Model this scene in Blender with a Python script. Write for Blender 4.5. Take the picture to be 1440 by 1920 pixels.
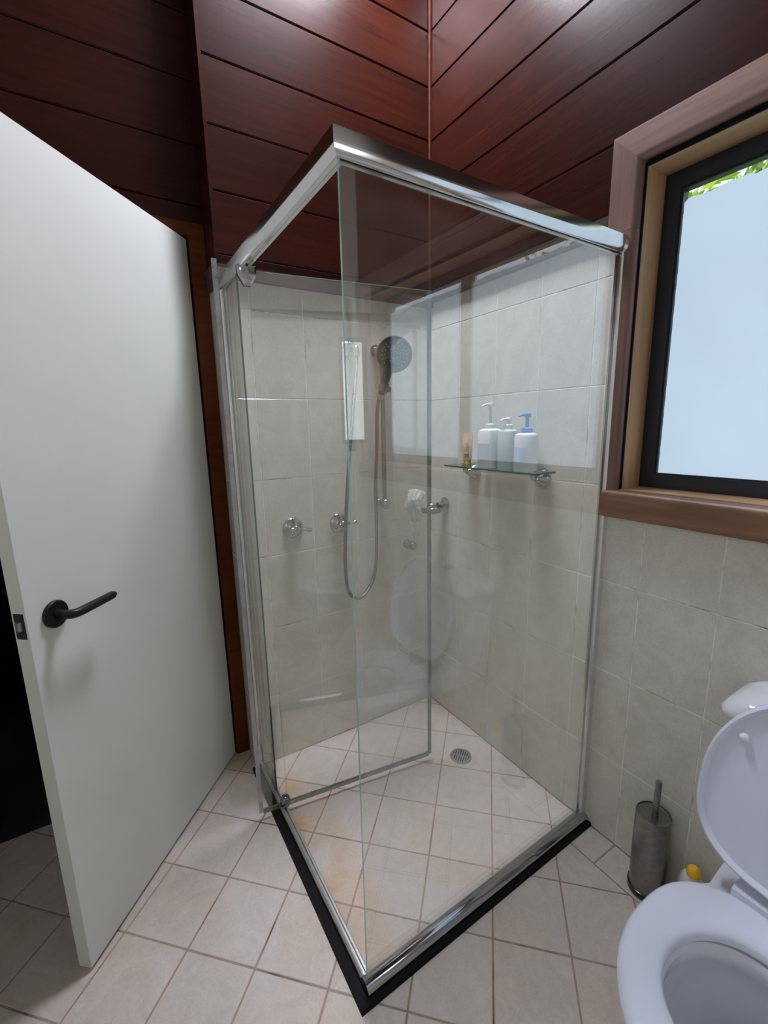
import bpy, bmesh, math, random
from mathutils import Vector, Matrix, noise
random.seed(7)
PI = math.pi
for _o in list(bpy.data.objects):
    bpy.data.objects.remove(_o)
scene = bpy.context.scene
C = scene.collection

# ------------------------------------------------------------------ camera
CAM_LOC = Vector((-1.2867, -1.6570, 1.3911))
YAW, PITCH, ROLL, F_PX = 1.0161, -0.1939, -0.0209, 832.083
d = Vector((math.cos(YAW) * math.cos(PITCH), math.sin(YAW) * math.cos(PITCH), math.sin(PITCH)))
r = Vector((math.sin(YAW), -math.cos(YAW), 0.0))
u = r.cross(d)
rr = math.cos(ROLL) * r + math.sin(ROLL) * u
uu = -math.sin(ROLL) * r + math.cos(ROLL) * u
cam_data = bpy.data.cameras.new('camera')
cam = bpy.data.objects.new('camera', cam_data)
C.objects.link(cam)
M = Matrix((rr, uu, -d)).transposed().to_4x4()
M.translation = CAM_LOC
cam.matrix_world = M
cam_data.sensor_fit = 'HORIZONTAL'
cam_data.sensor_width = 36.0
cam_data.lens = 36.0 * F_PX / 1440.0
cam_data.clip_start = 0.02
scene.camera = cam

# ------------------------------------------------------------------ world, sun, exposure
world = bpy.data.worlds.new('sky')
scene.world = world
world.use_nodes = True
_bg = world.node_tree.nodes['Background']
_bg.inputs['Color'].default_value = (0.72, 0.86, 1.0, 1)
_bg.inputs['Strength'].default_value = 1.6
_sun = bpy.data.lights.new('sun', 'SUN')
_sun.energy = 5.0
_sun.angle = 0.01
_sun.color = (1.0, 0.95, 0.85)
sun = bpy.data.objects.new('sun', _sun)
C.objects.link(sun)
sun.rotation_euler = (math.radians(35), math.radians(-30), 0)
WINDOW_GLOW = (0.50, 0.63, 0.77)
SKYLIGHT_GLOW = 118.0
BACK_WINDOW_GLOW = 3.0
SIDE_FILL_GLOW = 2.2  # strength of the added fill panel in the side wall
vs = scene.view_settings
vs.view_transform = 'Standard'
vs.look = 'None'
vs.gamma = 1.0
vs.use_curve_mapping = False
vs.exposure = 0.0
scene.cycles.transparent_max_bounces = 16
scene.cycles.max_bounces = 7
scene.cycles.diffuse_bounces = 4
scene.cycles.glossy_bounces = 4
scene.cycles.sample_clamp_indirect = 4.0
scene.cycles.adaptive_threshold = 0.03


# ------------------------------------------------------------------ materials
def new_mat(name):
    m = bpy.data.materials.new(name)
    m.use_nodes = True
    nt = m.node_tree
    return m, nt, nt.nodes['Principled BSDF']


def N(nt, kind, **kw):
    n = nt.nodes.new(kind)
    for k, v in kw.items():
        if k in n.inputs:
            n.inputs[k].default_value = v
        else:
            setattr(n, k, v)
    return n


def ramp(nt, fac, stops):
    n = nt.nodes.new('ShaderNodeValToRGB')
    el = n.color_ramp.elements
    while len(el) < len(stops):
        el.new(0.5)
    for e, (p, c) in zip(el, stops):
        e.position = p
        e.color = (c[0], c[1], c[2], 1)
    nt.links.new(fac, n.inputs['Fac'])
    return n


def coords(nt, scale=(1, 1, 1), rand=True):
    tc = N(nt, 'ShaderNodeTexCoord')
    mp = N(nt, 'ShaderNodeMapping')
    mp.inputs['Scale'].default_value = scale
    nt.links.new(tc.outputs['Object'], mp.inputs['Vector'])
    if rand:
        oi = N(nt, 'ShaderNodeObjectInfo')
        mul = N(nt, 'ShaderNodeMath', operation='MULTIPLY')
        mul.inputs[1].default_value = 37.0
        nt.links.new(oi.outputs['Random'], mul.inputs[0])
        nt.links.new(mul.outputs[0], mp.inputs['Location'])
    return mp.outputs['Vector']


def bump(nt, height, bsdf, strength=0.1, dist=0.002):
    b = N(nt, 'ShaderNodeBump', Strength=strength, Distance=dist)
    nt.links.new(height, b.inputs['Height'])
    nt.links.new(b.outputs['Normal'], bsdf.inputs['Normal'])


def plain(name, col, rough=0.5, metal=0.0, var=0.06, scale=8.0, spec=0.5, bumpy=0.0):
    m, nt, b = new_mat(name)
    b.inputs['Roughness'].default_value = rough
    b.inputs['Metallic'].default_value = metal
    b.inputs['Specular IOR Level'].default_value = spec
    v = coords(nt, (1, 1, 1))
    nz = N(nt, 'ShaderNodeTexNoise', Scale=scale, Detail=4.0)
    nt.links.new(v, nz.inputs['Vector'])
    lo = [c * (1 - var) for c in col]
    hi = [min(1, c * (1 + var)) for c in col]
    rp = ramp(nt, nz.outputs['Fac'], [(0.3, lo), (0.7, hi)])
    nt.links.new(rp.outputs['Color'], b.inputs['Base Color'])
    if bumpy:
        bump(nt, nz.outputs['Fac'], b, bumpy)
    return m


def wood(name, dark, mid, light, rough=0.38, grain=(2.0, 55, 55), spec=0.5, ring=0.35, coat=0.0):
    m, nt, b = new_mat(name)
    b.inputs['Roughness'].default_value = rough
    b.inputs['Specular IOR Level'].default_value = spec
    if coat:
        b.inputs['Coat Weight'].default_value = coat
        b.inputs['Coat Roughness'].default_value = 0.3
    v = coords(nt, grain)
    n1 = N(nt, 'ShaderNodeTexNoise', Scale=1.0, Detail=6.0, Roughness=0.65)
    n1.inputs['Distortion'].default_value = ring
    nt.links.new(v, n1.inputs['Vector'])
    v2 = coords(nt, (1.2, 3, 3))
    n2 = N(nt, 'ShaderNodeTexNoise', Scale=1.5, Detail=2.0)
    nt.links.new(v2, n2.inputs['Vector'])
    mx = N(nt, 'ShaderNodeMath', operation='MULTIPLY_ADD')
    mx.inputs[1].default_value = 0.45
    nt.links.new(n2.outputs['Fac'], mx.inputs[0])
    mul = N(nt, 'ShaderNodeMath', operation='MULTIPLY')
    mul.inputs[1].default_value = 0.55
    nt.links.new(n1.outputs['Fac'], mul.inputs[0])
    nt.links.new(mul.outputs[0], mx.inputs[2])
    oi = N(nt, 'ShaderNodeObjectInfo')
    ad = N(nt, 'ShaderNodeMath', operation='MULTIPLY_ADD')
    ad.inputs[1].default_value = 0.12
    nt.links.new(oi.outputs['Random'], ad.inputs[0])
    nt.links.new(mx.outputs[0], ad.inputs[2])
    rp = ramp(nt, ad.outputs[0], [(0.36, dark), (0.55, mid), (0.74, light)])
    nt.links.new(rp.outputs['Color'], b.inputs['Base Color'])
    bump(nt, n1.outputs['Fac'], b, 0.05, 0.001)
    return m


def tile_mat(name, c0, c1, rough, streak=0.0, stain=None):
    m, nt, b = new_mat(name)
    b.inputs['Roughness'].default_value = rough
    b.inputs['Specular IOR Level'].default_value = 0.5
    v = coords(nt, (1, 1, 1))
    n1 = N(nt, 'ShaderNodeTexNoise', Scale=9.0, Detail=5.0, Roughness=0.6)
    n1.inputs['Distortion'].default_value = 1.0 + streak
    nt.links.new(v, n1.inputs['Vector'])
    rp = ramp(nt, n1.outputs['Fac'], [(0.3, c0), (0.65, c1)])
    col = rp.outputs['Color']
    n2 = N(nt, 'ShaderNodeTexNoise', Scale=160.0, Detail=2.0)
    nt.links.new(v, n2.inputs['Vector'])
    r2 = ramp(nt, n2.outputs['Fac'], [(0.25, (0.8, 0.79, 0.77)), (0.55, (1, 1, 1))])
    mx = N(nt, 'ShaderNodeMix', data_type='RGBA', blend_type='MULTIPLY')
    mx.inputs['Factor'].default_value = 0.5
    nt.links.new(col, mx.inputs['A'])
    nt.links.new(r2.outputs['Color'], mx.inputs['B'])
    col = mx.outputs['Result']
    if stain:
        tg = N(nt, 'ShaderNodeNewGeometry')
        n3 = N(nt, 'ShaderNodeTexNoise', Scale=2.6, Detail=3.0)
        nt.links.new(tg.outputs['Position'], n3.inputs['Vector'])
        r3 = ramp(nt, n3.outputs['Fac'], [(0.48, (1, 1, 1)), (0.75, stain)])
        m3 = N(nt, 'ShaderNodeMix', data_type='RGBA', blend_type='MULTIPLY')
        m3.inputs['Factor'].default_value = 1.0
        nt.links.new(col, m3.inputs['A'])
        nt.links.new(r3.outputs['Color'], m3.inputs['B'])
        col = m3.outputs['Result']
        # rusty water stain along the inside of the door track
        sx = N(nt, 'ShaderNodeSeparateXYZ')
        nt.links.new(tg.outputs['Position'], sx.inputs[0])
        m4 = N(nt, 'ShaderNodeMapRange')
        m4.inputs['From Min'].default_value = -0.88
        m4.inputs['From Max'].default_value = -0.70
        m4.inputs['To Min'].default_value = 1.0
        m4.inputs['To Max'].default_value = 0.0
        nt.links.new(sx.outputs['X'], m4.inputs['Value'])
        gt = N(nt, 'ShaderNodeMath', operation='GREATER_THAN')
        gt.inputs[1].default_value = -0.886
        nt.links.new(sx.outputs['X'], gt.inputs[0])
        gy = N(nt, 'ShaderNodeMath', operation='GREATER_THAN')
        gy.inputs[1].default_value = -0.887
        nt.links.new(sx.outputs['Y'], gy.inputs[0])
        n5 = N(nt, 'ShaderNodeTexNoise', Scale=7.0, Detail=4.0)
        nt.links.new(tg.outputs['Position'], n5.inputs['Vector'])
        r5 = ramp(nt, n5.outputs['Fac'], [(0.35, (0, 0, 0)), (0.65, (1, 1, 1))])
        k1 = N(nt, 'ShaderNodeMath', operation='MULTIPLY')
        k2 = N(nt, 'ShaderNodeMath', operation='MULTIPLY')
        k3 = N(nt, 'ShaderNodeMath', operation='MULTIPLY')
        nt.links.new(m4.outputs[0], k1.inputs[0])
        nt.links.new(gt.outputs[0], k1.inputs[1])
        nt.links.new(k1.outputs[0], k2.inputs[0])
        nt.links.new(gy.outputs[0], k2.inputs[1])
        nt.links.new(k2.outputs[0], k3.inputs[0])
        nt.links.new(r5.outputs['Color'], k3.inputs[1])
        m6 = N(nt, 'ShaderNodeMix', data_type='RGBA', blend_type='MULTIPLY')
        m6.inputs['B'].default_value = (0.92, 0.66, 0.36, 1)
        nt.links.new(k3.outputs[0], m6.inputs['Factor'])
        nt.links.new(col, m6.inputs['A'])
        col = m6.outputs['Result']
    nt.links.new(col, b.inputs['Base Color'])
    bump(nt, n1.outputs['Fac'], b, 0.05, 0.001)
    return m


def clear_glass(name, tint=(0.94, 0.97, 0.94), f0=0.085, haze=0.05, haze_col=(0.72, 0.72, 0.62)):
    """thin sheet: transmits its tint, mirrors by a Schlick curve, carries a little soap film"""
    m, nt, b = new_mat(name)
    nt.nodes.remove(b)
    out = nt.nodes['Material Output']
    tr = N(nt, 'ShaderNodeBsdfTransparent', Color=(*tint, 1))
    gl = N(nt, 'ShaderNodeBsdfGlossy', Roughness=0.0)
    gl.inputs['Color'].default_value = (1, 1, 1, 1)
    lw = N(nt, 'ShaderNodeLayerWeight')
    lw.inputs['Blend'].default_value = 0.5
    pw = N(nt, 'ShaderNodeMath', operation='POWER')
    pw.inputs[1].default_value = 4.6
    nt.links.new(lw.outputs['Facing'], pw.inputs[0])
    ma = N(nt, 'ShaderNodeMath', operation='MULTIPLY_ADD')
    ma.inputs[1].default_value = 1 - f0
    ma.inputs[2].default_value = f0
    nt.links.new(pw.outputs[0], ma.inputs[0])
    df = N(nt, 'ShaderNodeBsdfDiffuse', Color=(*haze_col, 1))
    tl = N(nt, 'ShaderNodeBsdfTranslucent', Color=(*haze_col, 1))
    ml = N(nt, 'ShaderNodeMixShader')
    ml.inputs[0].default_value = 0.5
    nt.links.new(df.outputs[0], ml.inputs[1])
    nt.links.new(tl.outputs[0], ml.inputs[2])
    tc = N(nt, 'ShaderNodeTexCoord')
    nz = N(nt, 'ShaderNodeTexNoise', Scale=3.0, Detail=6.0, Roughness=0.7)
    nt.links.new(tc.outputs['Object'], nz.inputs['Vector'])
    rp = ramp(nt, nz.outputs['Fac'], [(0.3, (0.4,) * 3), (0.7, (1.6,) * 3)])
    hz = N(nt, 'ShaderNodeMath', operation='MULTIPLY')
    hz.inputs[1].default_value = haze
    nt.links.new(rp.outputs['Color'], hz.inputs[0])
    mh = N(nt, 'ShaderNodeMixShader')
    nt.links.new(hz.outputs[0], mh.inputs[0])
    nt.links.new(tr.outputs[0], mh.inputs[1])
    nt.links.new(ml.outputs[0], mh.inputs[2])
    mx = N(nt, 'ShaderNodeMixShader')
    nt.links.new(ma.outputs[0], mx.inputs[0])
    nt.links.new(mh.outputs[0], mx.inputs[1])
    nt.links.new(gl.outputs[0], mx.inputs[2])
    nt.links.new(mx.outputs[0], out.inputs['Surface'])
    return m


def lit_pane(name, col, strength=1.0):
    """frosted film on a window that daylight shines through"""
    m, nt, b = new_mat(name)
    b.inputs['Roughness'].default_value = 0.5
    v = coords(nt, (1, 1, 1), rand=False)
    nz = N(nt, 'ShaderNodeTexNoise', Scale=2.2, Detail=3.0)
    nt.links.new(v, nz.inputs['Vector'])
    lo = [c * 0.94 for c in col]
    hi = [c * 1.06 for c in col]
    rp = ramp(nt, nz.outputs['Fac'], [(0.3, lo), (0.7, hi)])
    b.inputs['Base Color'].default_value = (0.04, 0.04, 0.04, 1)
    nt.links.new(rp.outputs['Color'], b.inputs['Emission Color'])
    b.inputs['Emission Strength'].default_value = strength
    return m


MAT = {}
MAT['board'] = wood('red_brown_board', (0.014, 0.0028, 0.0015), (0.024, 0.0047, 0.0024), (0.037, 0.0080, 0.0042), rough=0.27, spec=0.24, grain=(3.0, 60, 60))
MAT['dark_trim'] = wood('dark_trim_wood', (0.022, 0.009, 0.007), (0.04, 0.016, 0.012), (0.06, 0.025, 0.018), rough=0.45)
MAT['bead'] = wood('corner_bead_wood', (0.03, 0.008, 0.004), (0.045, 0.012, 0.006), (0.065, 0.019, 0.010), rough=0.6, spec=0.08)
MAT['jamb'] = wood('door_jamb_wood', (0.055, 0.013, 0.004), (0.095, 0.024, 0.007), (0.14, 0.04, 0.013), rough=0.5, spec=0.1)
MAT['architrave'] = wood('window_architrave_wood', (0.09, 0.045, 0.035), (0.17, 0.09, 0.07), (0.26, 0.15, 0.12), rough=0.42, grain=(2.5, 45, 45))
MAT['sill'] = wood('window_sill_wood', (0.09, 0.042, 0.022), (0.16, 0.078, 0.040), (0.25, 0.13, 0.07), rough=0.42, grain=(2.5, 45, 45))
MAT['reveal'] = wood('window_reveal_wood', (0.24, 0.13, 0.06), (0.40, 0.24, 0.12), (0.52, 0.34, 0.2), rough=0.45)
MAT['wall_tile'] = tile_mat('cream_wall_tile', (0.63, 0.61, 0.54), (0.72, 0.70, 0.63), 0.22)
MAT['floor_tile'] = tile_mat('beige_floor_tile', (0.53, 0.47, 0.425), (0.61, 0.55, 0.505), 0.40, streak=1.5, stain=(0.96, 0.87, 0.74))
def grout(name, light, dark):
    m, nt, b = new_mat(name)
    b.inputs['Roughness'].default_value = 0.85
    tg = N(nt, 'ShaderNodeNewGeometry')
    nz = N(nt, 'ShaderNodeTexNoise', Scale=5.0, Detail=5.0, Roughness=0.7)
    nt.links.new(tg.outputs['Position'], nz.inputs['Vector'])
    rp = ramp(nt, nz.outputs['Fac'], [(0.50, light), (0.66, dark)])
    nt.links.new(rp.outputs['Color'], b.inputs['Base Color'])
    return m
MAT['wall_grout'] = grout('wall_grout', (0.85, 0.83, 0.78), (0.20, 0.15, 0.11))
MAT['floor_grout'] = grout('floor_grout', (0.36, 0.26, 0.21), (0.13, 0.07, 0.05))
MAT['white_paint'] = plain('door_white_paint', (0.70, 0.71, 0.66), 0.42, var=0.03, scale=3)
MAT['ceiling'] = plain('ceiling_paint', (0.75, 0.74, 0.72), 0.8, var=0.02)
MAT['hall_dark'] = plain('unlit_hall_dark', (0.03, 0.028, 0.026), 0.8)  # near black: the hall's missing light is put into this colour
MAT['black_metal'] = plain('black_powdercoat', (0.010, 0.012, 0.020), 0.42, var=0.1)
MAT['black_handle'] = plain('matt_black_handle', (0.008, 0.009, 0.008), 0.42, var=0.1, spec=0.25)
MAT['black_seal'] = plain('black_sealant', (0.006, 0.006, 0.006), 0.6, var=0.2, scale=40, bumpy=0.4, spec=0.12)
MAT['aluminium'] = plain('bright_aluminium', (0.82, 0.82, 0.82), 0.14, 1.0, var=0.03, scale=30)
MAT['dull_aluminium'] = plain('dull_aluminium', (0.56, 0.56, 0.55), 0.38, 1.0, var=0.12, scale=30)
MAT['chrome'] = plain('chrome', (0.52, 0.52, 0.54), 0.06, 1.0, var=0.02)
MAT['dark_chrome'] = plain('shaded_chrome', (0.24, 0.25, 0.27), 0.16, 1.0, var=0.05)  # darker copy of chrome, dark reflections put into its base colour
MAT['brushed_steel'] = plain('brushed_steel', (0.27, 0.26, 0.25), 0.30, 1.0, var=0.14, scale=60)
MAT['ceramic'] = plain('white_ceramic', (0.76, 0.77, 0.82), 0.08, var=0.01)
MAT['seat_plastic'] = plain('white_seat_plastic', (0.75, 0.79, 0.92), 0.22, var=0.01)
MAT['cleaner_yellow'] = plain('yellow_plastic', (0.85, 0.5, 0.03), 0.35)
MAT['cleaner_white'] = plain('white_plastic', (0.75, 0.76, 0.72), 0.35)
MAT['black_plastic'] = plain('black_plastic', (0.012, 0.012, 0.014), 0.2)
MAT['face_plastic'] = plain('spray_face_plastic', (0.05, 0.055, 0.06), 0.35)
MAT['nozzle'] = plain('nozzle_rubber', (0.6, 0.62, 0.64), 0.6)
MAT['seal_plastic'] = clear_glass('clear_vinyl_seal', (0.80, 0.78, 0.80), 0.12, 0.45, (0.72, 0.69, 0.70))
MAT['grey_seal'] = clear_glass('grey_vinyl_seal', (0.66, 0.67, 0.64), 0.1, 0.5, (0.40, 0.40, 0.37))
MAT['glass'] = clear_glass('shower_glass', (0.985, 0.992, 0.98), 0.11, 0.018)
MAT['window_glass'] = clear_glass('window_glass', (0.97, 0.98, 0.97), 0.05, 0.0)
MAT['shelf_glass'] = clear_glass('shelf_glass', (0.86, 0.95, 0.91), 0.06, 0.03)
MAT['glass_edge'] = plain('green_glass_edge', (0.34, 0.66, 0.55), 0.12, var=0.2, scale=20, spec=0.8)
MAT['dark_glass_edge'] = plain('dark_green_glass_edge', (0.02, 0.06, 0.045), 0.15, var=0.2, scale=20)
MAT['shelf_edge'] = plain('shelf_green_edge', (0.05, 0.15, 0.11), 0.12, var=0.2, scale=20)
MAT['film'] = lit_pane('frosted_film', WINDOW_GLOW, 1.0)
MAT['sky_panel'] = lit_pane('skylight_diffuser', (0.86, 0.88, 1.0), SKYLIGHT_GLOW)
MAT['back_film'] = lit_pane('rear_window_film', (0.92, 0.95, 1.0), BACK_WINDOW_GLOW)
MAT['side_fill'] = lit_pane('side_fill_panel', (0.90, 0.95, 1.0), SIDE_FILL_GLOW)
MAT['tube'] = plain('peach_tube', (0.74, 0.54, 0.40), 0.35)
MAT['gold'] = plain('gold_cap', (0.75, 0.52, 0.2), 0.2, 1.0)
MAT['print'] = plain('brown_print', (0.2, 0.1, 0.06), 0.5)
MAT['bottle_white'] = plain('white_bottle', (0.78, 0.80, 0.80), 0.3, var=0.02)
MAT['bottle_green'] = plain('pale_green_bottle', (0.52, 0.62, 0.57), 0.3, var=0.03)
MAT['bottle_dark'] = plain('dark_bottle', (0.05, 0.06, 0.06), 0.3)
MAT['pump_blue'] = plain('blue_pump', (0.16, 0.38, 0.75), 0.35)
MAT['label_grey'] = plain('grey_label', (0.45, 0.5, 0.5), 0.5)
MAT['label_blue'] = plain('pale_blue_label', (0.50, 0.62, 0.82), 0.4)
MAT['leaf'] = plain('sunlit_leaf', (0.34, 0.50, 0.06), 0.5, var=0.7, scale=3)
MAT['bark'] = plain('bark', (0.12, 0.08, 0.05), 0.9, var=0.3)
MAT['lawn'] = plain('lawn', (0.12, 0.2, 0.05), 0.9, var=0.4)
def bag_mat():
    m, nt, b = new_mat('crumpled_white_film')
    b.inputs['Base Color'].default_value = (0.95, 0.94, 0.92, 1)
    b.inputs['Roughness'].default_value = 0.3
    out = nt.nodes['Material Output']
    tl = N(nt, 'ShaderNodeBsdfTranslucent', Color=(0.8, 0.79, 0.75, 1))
    tr = N(nt, 'ShaderNodeBsdfTransparent', Color=(0.95, 0.95, 0.93, 1))
    a = N(nt, 'ShaderNodeMixShader')
    a.inputs[0].default_value = 0.25
    nt.links.new(b.outputs[0], a.inputs[1])
    nt.links.new(tl.outputs[0], a.inputs[2])
    c2 = N(nt, 'ShaderNodeMixShader')
    c2.inputs[0].default_value = 0.06
    nt.links.new(a.outputs[0], c2.inputs[1])
    nt.links.new(tr.outputs[0], c2.inputs[2])
    nt.links.new(c2.outputs[0], out.inputs['Surface'])
    return m
MAT['bag'] = bag_mat()
def hose_mat():
    m, nt, b = new_mat('ribbed_hose_metal')
    b.inputs['Base Color'].default_value = (0.22, 0.21, 0.20, 1)
    b.inputs['Metallic'].default_value = 1.0
    b.inputs['Roughness'].default_value = 0.3
    tc = N(nt, 'ShaderNodeTexCoord')
    wv = N(nt, 'ShaderNodeTexWave', Scale=60.0)
    wv.bands_direction = 'Z'
    nt.links.new(tc.outputs['Object'], wv.inputs['Vector'])
    bump(nt, wv.outputs['Fac'], b, 0.6, 0.002)
    return m
MAT['hose'] = hose_mat()


# ------------------------------------------------------------------ mesh helpers
def link_mesh(name, me, mats, parent=None, loc=None, rot=None):
    o = bpy.data.objects.new(name, me)
    if not isinstance(mats, (list, tuple)):
        mats = [mats]
    if len(me.materials) == 0:
        for k in mats:
            me.materials.append(MAT[k] if isinstance(k, str) else k)
    C.objects.link(o)
    if parent is not None:
        o.parent = parent
    if loc is not None:
        o.location = loc
    if rot is not None:
        o.rotation_euler = rot
    return o


def obj(name, bm, mats, parent=None, loc=None, rot=None, smooth=None, bevel=0.0, segs=2):
    if bevel:
        es = [e for e in bm.edges if len(e.link_faces) == 2 and e.calc_face_angle(0) > 0.6]
        bmesh.ops.bevel(bm, geom=es, offset=bevel, segments=segs, affect='EDGES', profile=0.5, clamp_overlap=True)
    bmesh.ops.recalc_face_normals(bm, faces=bm.faces[:])
    me = bpy.data.meshes.new(name)
    bm.to_mesh(me)
    bm.free()
    if smooth is not None:
        me.polygons.foreach_set('use_smooth', [True] * len(me.polygons))
        me.set_sharp_from_angle(angle=math.radians(smooth))
    return link_mesh(name, me, mats, parent, loc, rot)


def bx(bm, x0, x1, y0, y1, z0, z1):
    vs_ = [bm.verts.new((x, y, z)) for z in (z0, z1) for x, y in ((x0, y0), (x1, y0), (x1, y1), (x0, y1))]
    fs = []
    for f in ((3, 2, 1, 0), (4, 5, 6, 7), (0, 1, 5, 4), (1, 2, 6, 5), (2, 3, 7, 6), (3, 0, 4, 7)):
        fs.append(bm.faces.new([vs_[i] for i in f]))
    return fs


def box(*a):
    bm = bmesh.new()
    bx(bm, *a)
    return bm


def loft(bm, rings, cap0=True, cap1=True, closed=True, mat=0):
    R = [[bm.verts.new(p) for p in ring] for ring in rings]
    n = len(R[0])
    for a, b in zip(R, R[1:]):
        for i in range(n if closed else n - 1):
            j = (i + 1) % n
            f = bm.faces.new((a[i], a[j], b[j], b[i]))
            f.material_index = mat
    if cap0:
        bm.faces.new(R[0][::-1]).material_index = mat
    if cap1:
        bm.faces.new(R[-1]).material_index = mat
    return R


def lathe(bm, prof, axis=(0, 0, 1), origin=(0, 0, 0), n=24, cap=True, mat=0):
    ax = Vector(axis).normalized()
    t = Vector((1, 0, 0)) if abs(ax.x) < 0.9 else Vector((0, 1, 0))
    e1 = ax.cross(t).normalized()
    e2 = ax.cross(e1)
    o = Vector(origin)
    rings = []
    for rad, h in prof:
        rad = max(rad, 1e-4)
        rings.append([o + ax * h + (e1 * math.cos(2 * PI * i / n) + e2 * math.sin(2 * PI * i / n)) * rad for i in range(n)])
    loft(bm, rings, cap, cap, mat=mat)


def smooth_path(pts, sub=8):
    P = [Vector(p) for p in pts]
    out = []
    for i in range(len(P) - 1):
        p0 = P[max(i - 1, 0)]
        p1, p2 = P[i], P[i + 1]
        p3 = P[min(i + 2, len(P) - 1)]
        for k in range(sub):
            t = k / sub
            out.append(0.5 * ((2 * p1) + (-p0 + p2) * t + (2 * p0 - 5 * p1 + 4 * p2 - p3) * t * t + (-p0 + 3 * p1 - 3 * p2 + p3) * t ** 3))
    out.append(P[-1])
    return out


def tube(bm, pts, rad, n=12, mat=0, flat=1.0):
    P = [Vector(p) for p in pts]
    rads = rad if isinstance(rad, (list, tuple)) else [rad] * len(P)
    prev = None
    rings = []
    for i, p in enumerate(P):
        t = (P[min(i + 1, len(P) - 1)] - P[max(i - 1, 0)]).normalized()
        if prev is None:
            a = Vector((0, 0, 1)) if abs(t.z) < 0.9 else Vector((0, 1, 0))
            e1 = t.cross(a).normalized()
        else:
            e1 = (prev - t * prev.dot(t)).normalized()
        prev = e1
        e2 = t.cross(e1)
        rings.append([p + (e1 * math.cos(2 * PI * k / n) + e2 * math.sin(2 * PI * k / n) * flat) * rads[i] for k in range(n)])
    loft(bm, rings, mat=mat)


def prism(bm, poly, p0, p1, up=(0, 0, 1), mat=0):
    """extrude a 2D profile (sideways, up) from p0 to p1"""
    p0, p1 = Vector(p0), Vector(p1)
    t = (p1 - p0).normalized()
    upv = Vector(up)
    side = t.cross(upv).normalized()
    loft(bm, [[p + side * a + upv * b for a, b in poly] for p in (p0, p1)], mat=mat)


def clip_poly(poly, nx, ny, c):
    """keep the part of a convex polygon with nx*x + ny*y <= c"""
    out = []
    for i in range(len(poly)):
        a, b = poly[i], poly[(i + 1) % len(poly)]
        da, db = nx * a[0] + ny * a[1] - c, nx * b[0] + ny * b[1] - c
        if da <= 0:
            out.append(a)
        if (da < 0 < db) or (db < 0 < da):
            t = da / (da - db)
            out.append((a[0] + (b[0] - a[0]) * t, a[1] + (b[1] - a[1]) * t))
    return out


def area(poly):
    return 0.5 * sum(poly[i][0] * poly[(i + 1) % len(poly)][1] - poly[(i + 1) % len(poly)][0] * poly[i][1] for i in range(len(poly)))


def inset(poly, dd):
    out = list(poly)
    n = len(poly)
    for i in range(n):
        a, b = poly[i], poly[(i + 1) % n]
        ex, ey = b[0] - a[0], b[1] - a[1]
        L = math.hypot(ex, ey)
        if L < 1e-6:
            continue
        nx, ny = ey / L, -ex / L
        out = clip_poly(out, nx, ny, nx * a[0] + ny * a[1] - dd)
        if len(out) < 3:
            return []
    return out


def tile_mesh(poly, gap=0.003, cham=0.0014, thick=0.006):
    """tile in the local xy plane, face at z = 0; poly is counter-clockwise"""
    outer = inset(poly, gap / 2)
    if len(outer) < 3 or area(outer) < 1e-4:
        return None
    inner = inset(outer, cham)
    if len(inner) != len(outer):
        inner = [(p[0] * 0.985 + sum(q[0] for q in outer) / len(outer) * 0.015, p[1] * 0.985 + sum(q[1] for q in outer) / len(outer) * 0.015) for p in outer]
    bm = bmesh.new()
    loft(bm, [[(x, y, -thick) for x, y in outer], [(x, y, -cham * 0.8) for x, y in outer], [(x, y, 0) for x, y in inner]])
    bmesh.ops.recalc_face_normals(bm, faces=bm.faces[:])
    me = bpy.data.meshes.new('tile')
    bm.to_mesh(me)
    bm.free()
    return me


def tag(o, label, cat, group=None, kind=None):
    o['label'] = label
    o['category'] = cat
    if group:
        o['group'] = group
    if kind:
        o['kind'] = kind
    return o


def thing(name, label, cat, loc=(0, 0, 0), group=None, kind=None):
    o = bpy.data.objects.new(name, None)
    o.empty_display_size = 0.05
    o.location = loc
    C.objects.link(o)
    return tag(o, label, cat, group, kind)


def wmesh(name, bm, mats, parent, **kw):
    """child built in world coordinates under an unrotated parent"""
    o = obj(name, bm, mats, parent, **kw)
    o.location = tuple(-c for c in parent.location)
    return o


# ------------------------------------------------------------------ setting: measures
X_L, Y_B, Z_C = -2.20, -2.31, 3.28          # far room sides and ceiling
NIB = 0.14                                   # the shower wall stands this far in front of the door wall
ROW0 = 0.295                                 # height of the lowest wall grout
TW, TH = 0.2, 0.3

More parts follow.
